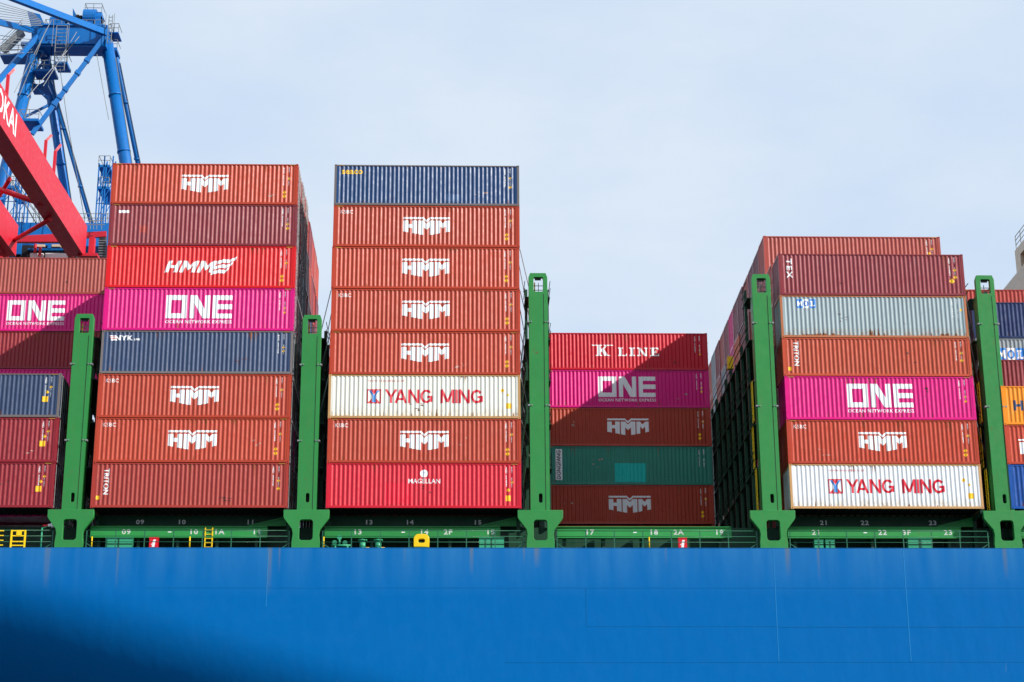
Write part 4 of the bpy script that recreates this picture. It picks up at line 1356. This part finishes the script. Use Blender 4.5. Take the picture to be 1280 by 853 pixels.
m.box(a.x, b.x, 72, 75, b.z - .5, a.z + .3); on(rc, m, "machinery_house", MAT['black'])
for px0, px1, py0, py1, mt in ((38, 54, 317, 323.5, 'white_ink'), (57, 84, 317, 323.5, 'white_ink'), (45, 56, 306, 309, 'house'), (65, 76, 306, 309, 'house'), (18, 26, 305, 318, 'crane_blue'), (60, 64, 305, 312, 'crane_blue'), (35, 90, 311, 313, 'crane_blue')):
    m = MB(); a, b = at(px0, py0, 71.7), at(px1, py1, 71.7); m.box(a.x, b.x, 71.6, 71.95, b.z, a.z); on(rc, m, "cabinet", MAT[mt])
for px, py in ((50, 315), (91, 316), (44, 311)):
    m = MB(); a = at(px, py, 71.2); m.tube((a.x, 71.2, a.z - .5), (a.x, 71.2, a.z + .5), .16, n=8); on(rc, m, "bollard", MAT['crane_red'])
m = MB(); a = at(112, 321, 66); b = at(124, 321, 66); m.box(a.x - 1, b.x, 65, 68, b.z - .3, b.z); on(rc, m, "hinge_platform", MAT['crane_red'])
m = MB()
for k in range(9):
    a, b = at(124, 296 + k * 3.2, 70.5), at(133, 296 + k * 3.2, 70.5)
    m.box(a.x, b.x, 70, 71, a.z - .06, a.z)
on(rc, m, "stair", MAT['steel'])
m = MB()
for px in (113, 117, 121, 127): a, b = at(px, 287, 69), at(px, 276, 69); m.beam(a, b, .06, .06)
for py in (276, 281): m.beam(at(109, py, 69), at(131, py, 69), .06, .06)
on(rc, m, "platform_rail", MAT['steel'])
m = MB()
a, b = at(112, 297, 67), at(117, 321, 67); m.box(a.x, b.x, 66.8, 67.6, b.z, a.z)
on(rc, m, "hinge_plate", MAT['crane_red'])

# blue crane
bc = thing("gantry_crane", "blue gantry crane with tubular mast behind the tall stacks", "crane", (at(90, 40, 95).x, 95, QUAY))
YB = 95.0
BL = MAT['crane_blue']


def tube_px(name, p0, y0, p1, y1, w_px, parent=None, n=14, w2=None):
    a, b = at(*p0, y0), at(*p1, y1)
    s0 = (a - CAM).dot(FW) / CAM_F; s1 = (b - CAM).dot(FW) / CAM_F
    m = MB(); m.tube(a, b, w_px * s0 / 2, (w2 or w_px) * s1 / 2, n)
    return on(bc, m, name, BL, parent, True)


# mast legs carried down to the girder level and on to the quay
def leg(p0, p1, y0, y1, w_px, w2=None):
    a, b = at(*p0, y0), at(*p1, y1)
    d = (b - a); tt = (QUAY - a.z) / d.z
    s = (a - CAM).dot(FW) / CAM_F
    e = a + d * min(tt, 2.6)
    m = MB(); m.tube(a, e, w_px * s / 2, (w2 or w_px) * s / 2, 16); lg = on(bc, m, "mast_leg", BL, None, True)
    dd = (e - a).normalized(); run = (e - a).length
    for q in (7.0, 14.5):
        p = a + dd * q
        m = MB(); m.tube(p - dd * .12, p + dd * .12, w_px * s / 2 + .09, n=18); on(bc, m, "bolted_flange", BL, lg, True)
    m = MB(); off = Vector((w_px * s / 2 + .05, -.2, 0))
    m.beam(a + off + dd * 2, a + off + dd * min(run, 26), .09, .09); on(bc, m, "cable_tray", MAT['steel'], lg)


leg((46, 55), (9.5, 205), YB, YB + .5, 15, 17)
leg((134, 55), (157, 203), YB, YB + .5, 15, 16)
leg((55, 60), (82, 243), YB + 2, YB + 12, 12, 12)
leg((143, 60), (172, 203), YB + 2, YB + 12, 6, 6)
leg((60, 92), (113, 276), YB + 3, YB + 13, 5, 5)
# head beam
m = MB(); a, b = at(50, 36, YB), at(132, 36, YB); c = at(50, 64, YB)
m.box(a.x, b.x, YB - 1.3, YB + 1.3, c.z, a.z); hb = on(bc, m, "head_beam", BL)
m = MB(); m.box(a.x + .4, b.x - .4, YB - 1.55, YB - 1.31, c.z + .25, c.z + .55); m.box(a.x + .4, b.x - .4, YB - 1.55, YB - 1.31, a.z - .3, a.z - .1); on(bc, m, "head_beam_rib", BL, hb)
m = MB(); q = [at(34, 14, YB - .6), at(50, 18, YB - .6), at(58, 36, YB - .6), at(54, 66, YB - .6), at(40, 62, YB - .6), at(39, 34, YB - .6)]
n = len(q); m.v += [tuple(p) for p in q] + [(p.x, p.y + 2.2, p.z) for p in q]
m.f.append(tuple(range(n))); m.f.append(tuple(reversed(range(n, 2 * n))))
for k in range(n): m.f.append((k, n + k, n + (k + 1) % n, (k + 1) % n))
on(bc, m, "head_node", BL)
m = MB(); a, b = at(126, 35, YB - .8), at(134, 62, YB - .8); m.box(a.x, b.x, YB - 1.6, YB + 1.6, b.z, a.z); on(bc, m, "head_node", BL)
# sheave housings and gear on top
for px0, px1, py0, py1 in ((106, 120, 13, 36), (119, 127, 17, 34), (64, 72, 22, 36), (74, 82, 20, 36)):
    m = MB(); a, b = at(px0, py0, YB), at(px1, py1, YB); zc = (a.z + b.z) / 2; rr = (a.z - b.z) / 2
    m.box(a.x, b.x, YB - .8, YB + .8, b.z - .4, zc + rr * .4); m.tube((a.x, YB, zc + rr * .1), (b.x, YB, zc + rr * .1), rr * .9, n=18)
    on(bc, m, "sheave_housing", BL)
m = MB(); q = [at(91, 10, YB), at(97, 22, YB), at(98, 35, YB), at(91, 35, YB)]
m.v += [tuple(p) for p in q] + [(p.x, p.y + .5, p.z) for p in q]; m.f += [(0, 1, 2, 3), (7, 6, 5, 4)] + [(k, 4 + k, 4 + (k + 1) % 4, (k + 1) % 4) for k in range(4)]
on(bc, m, "sheave_plate", BL)
for px, py in ((97, 24), (101, 25), (68, 27), (78, 28)):
    m = MB(); a = at(px, py, YB); m.tube((a.x - .15, YB, a.z), (a.x + .15, YB, a.z), .55, n=16); on(bc, m, "sheave", MAT['black'])
# stays and braces
for p0, y0, p1, y1, w in (((-8, -12), 78, (131, 41), YB - 2, 8), ((-6, 27), 80, (40, 38), YB - 1.5, 7), ((46, 46), YB - 1.5, (-6, 106), 88, 6), ((131, 46), YB - 2, (40, 168), 91, 5.4)):
    a, b = at(*p0, y0), at(*p1, y1); s = ((a + b) / 2 - CAM).dot(FW) / CAM_F
    m = MB(); m.beam(a, b, w * s * .8, w * s); st = on(bc, m, "stay_bar", BL)
for f in (.25, .38, .55, .63, .7):
    a, b = at(131, 46, YB - 2), at(40, 168, 91); p = a + (b - a) * f; d = (b - a).normalized()
    m = MB(); m.beam(p - d * .2, p + d * .2, .62, .68); on(bc, m, "stay_collar", BL)
# hoist ropes
for k in range(9):
    m = MB(); m.tube(at(-6, 2 + k * 3.6, 82), at(44 + k * 2, 17 + k * 1.9, YB), .05, n=5); on(bc, m, "hoist_rope", MAT['steel'])
for p0, p1, y1 in (((64, 26), (18, 116), 90), ((58, 36), (24, 120), 90), ((96, 40), (54, 108), 90), ((99, 46), (34, 122), 90), ((121, 68), (136, 150), 95), ((75, 86), (84, 150), 95), ((84, 150), (106, 276), 98), ((24, 240), (52, 276), 90), ((34, 250), (66, 292), 90), ((14, 130), (2, 155), 90)):
    m = MB(); m.tube(at(*p0, YB - 2), at(*p1, y1), .045, n=5); on(bc, m, "hoist_rope", MAT['steel'])


g_ = random.Random(5)
for k in range(14):
    xa = g_.uniform(2, 60); m = MB(); m.tube(at(xa, g_.uniform(196, 225), 84), at(xa + g_.uniform(8, 46), 284, 90), .04, n=5); on(bc, m, "hoist_rope", MAT['steel'])
for k in range(6):
    m = MB(); m.tube(at(-4, 44 + k * 5, 84), at(40 + k, 50 + k * 3, YB), .04, n=5); on(bc, m, "hoist_rope", MAT['steel'])
for (p0, p1) in (((44, 62), (66, 92)), ((62, 70), (42, 92)), ((40, 104), (60, 124)), ((30, 118), (56, 104)), ((24, 150), (60, 132))):
    m = MB(); m.beam(at(*p0, YB + 1), at(*p1, YB + 2), .28, .28); on(bc, m, "mast_brace", BL)


# platforms, ladders, rails
def platform(px0, px1, py, y, depth=2.4, thick=5, rails=True, mat=None):
    thick = min(thick, 3.2)
    a, b = at(px0, py, y), at(px1, py + thick, y)
    m = MB(); m.box(a.x, b.x, y, y + depth, b.z, a.z); p = on(bc, m, "platform", mat or BL)
    if rails:
        m = MB()
        n = max(2, int((b.x - a.x) / .9))
        for k in range(n + 1):
            xx = a.x + (b.x - a.x) * k / n; m.box(xx - .035, xx + .035, y, y + .07, a.z, a.z + 1.15)
        for hh in (.55, 1.12): m.box(a.x, b.x, y, y + .06, a.z + hh, a.z + hh + .06)
        m.box(a.x, a.x + .06, y, y + depth, a.z + 1.1, a.z + 1.16); m.box(b.x - .06, b.x, y, y + depth, a.z + 1.1, a.z + 1.16)
        on(bc, m, "platform_rail", MAT['steel'], p)


platform(41, 68, 86, YB - 1)
platform(68, 84, 77, YB - 2, thick=11)
platform(38, 60, 105, YB + 1)
platform(26, 42, 53, YB - .5, rails=False)
platform(0, 44, 67, YB + 3, thick=5)
platform(24, 48, 148, YB - 5, depth=3)
platform(134, 146, 60, YB + 1, thick=8)
platform(56, 128, 35, YB - 1.2, thick=1.5)
platform(106, 127, 15, YB - .6, thick=1.2)
platform(137, 148, 40, YB, thick=1.2)
platform(9, 22, 232, YB - 6, depth=5)
platform(18, 30, 206, YB - 6, depth=5)
platform(123, 137, 206, YB - 3, depth=5)
platform(122, 136, 233, YB - 3, depth=5)
for px0, px1, py0, py1 in ((71, 80, 32, 88), (136.5, 138.5, 19, 54)):
    m = MB(); a, b = at(px0, py0, YB - 2.2), at(px1, py1, YB - 2.2)
    for xx in (a.x, b.x): m.box(xx - .04, xx + .04, YB - 2.2, YB - 2.1, b.z, a.z)
    k = b.z
    while k < a.z: m.box(a.x, b.x, YB - 2.18, YB - 2.12, k, k + .06); k += .5
    for q in (a.x - .3, b.x + .3):
        for zz in (a.z, (a.z + b.z) / 2): m.box(q - .03, q + .03, YB - 2.6, YB - 2.54, b.z, zz)
    on(bc, m, "ladder", MAT['steel'])
for px0, px1, py0, py1, y in ((10, 19, 200, 278, YB - 6), (21, 29, 212, 278, YB - 6), (124, 128, 204, 280, YB - 3), (131, 136, 195, 280, YB - 3)):
    m = MB(); a, b = at(px0, py0, y), at(px1, py1, y)
    for xx in (a.x, b.x):
        for yy in (y, y + 1.6): m.box(xx - .07, xx + .07, yy, yy + .14, b.z - 1, a.z)
    k = b.z
    while k < a.z - 2.5: m.beam((a.x, y, k), (b.x, y, k + 2.4), .07, .07); m.box(a.x, b.x, y, y + .08, k - .04, k + .04); k += 2.6
    on(bc, m, "stair_tower", BL)
m = MB(); a, b = at(28, 40, YB + 1), at(3, 64, YB + 1); m.beam(a, b, 1.0, .8); on(bc, m, "stair", MAT['steel'])
m = MB()
for dz in (.9, 1.4): m.beam(a + Vector((0, -.5, dz)), b + Vector((0, -.5, dz)), .06, .06)
on(bc, m, "stair_rail", MAT['steel'])
# girder of the crane, machinery house behind
m = MB(); a, b = at(-30, 278, YB - 4), at(140, 293, YB - 4); m.box(a.x, b.x, YB - 4, YB + 14, b.z - 1.5, a.z); gd = on(bc, m, "main_girder", BL)
m = MB()
n = 24
for k in range(n + 1):
    xx = a.x + (b.x - a.x) * k / n; m.box(xx - .04, xx + .04, YB - 4, YB - 3.9, a.z, a.z + 1.2)
for hh in (.6, 1.15): m.box(a.x, b.x, YB - 4, YB - 3.94, a.z + hh, a.z + hh + .06)
on(bc, m, "girder_rail", MAT['steel'], gd)
for px in (-20, 150):
    m = MB(); a = at(px, 285, YB); m.beam((a.x, YB, a.z), (a.x, YB, QUAY), 2.0, 2.0); on(bc, m, "portal_leg", BL)

# ------------------------------------------------------------------ water and quay
m = MB(); m.quad((-3000, -1500, WATER), (3000, -1500, WATER), (3000, 4500, WATER), (-3000, 4500, WATER))
o = m.build("water", MAT['water']); tag(o, kind='structure')
m = MB(); m.box(-600, 600, 64, 400, WATER - 3, QUAY); o = m.build("quay_ground", MAT['concrete']); tag(o, kind='structure')
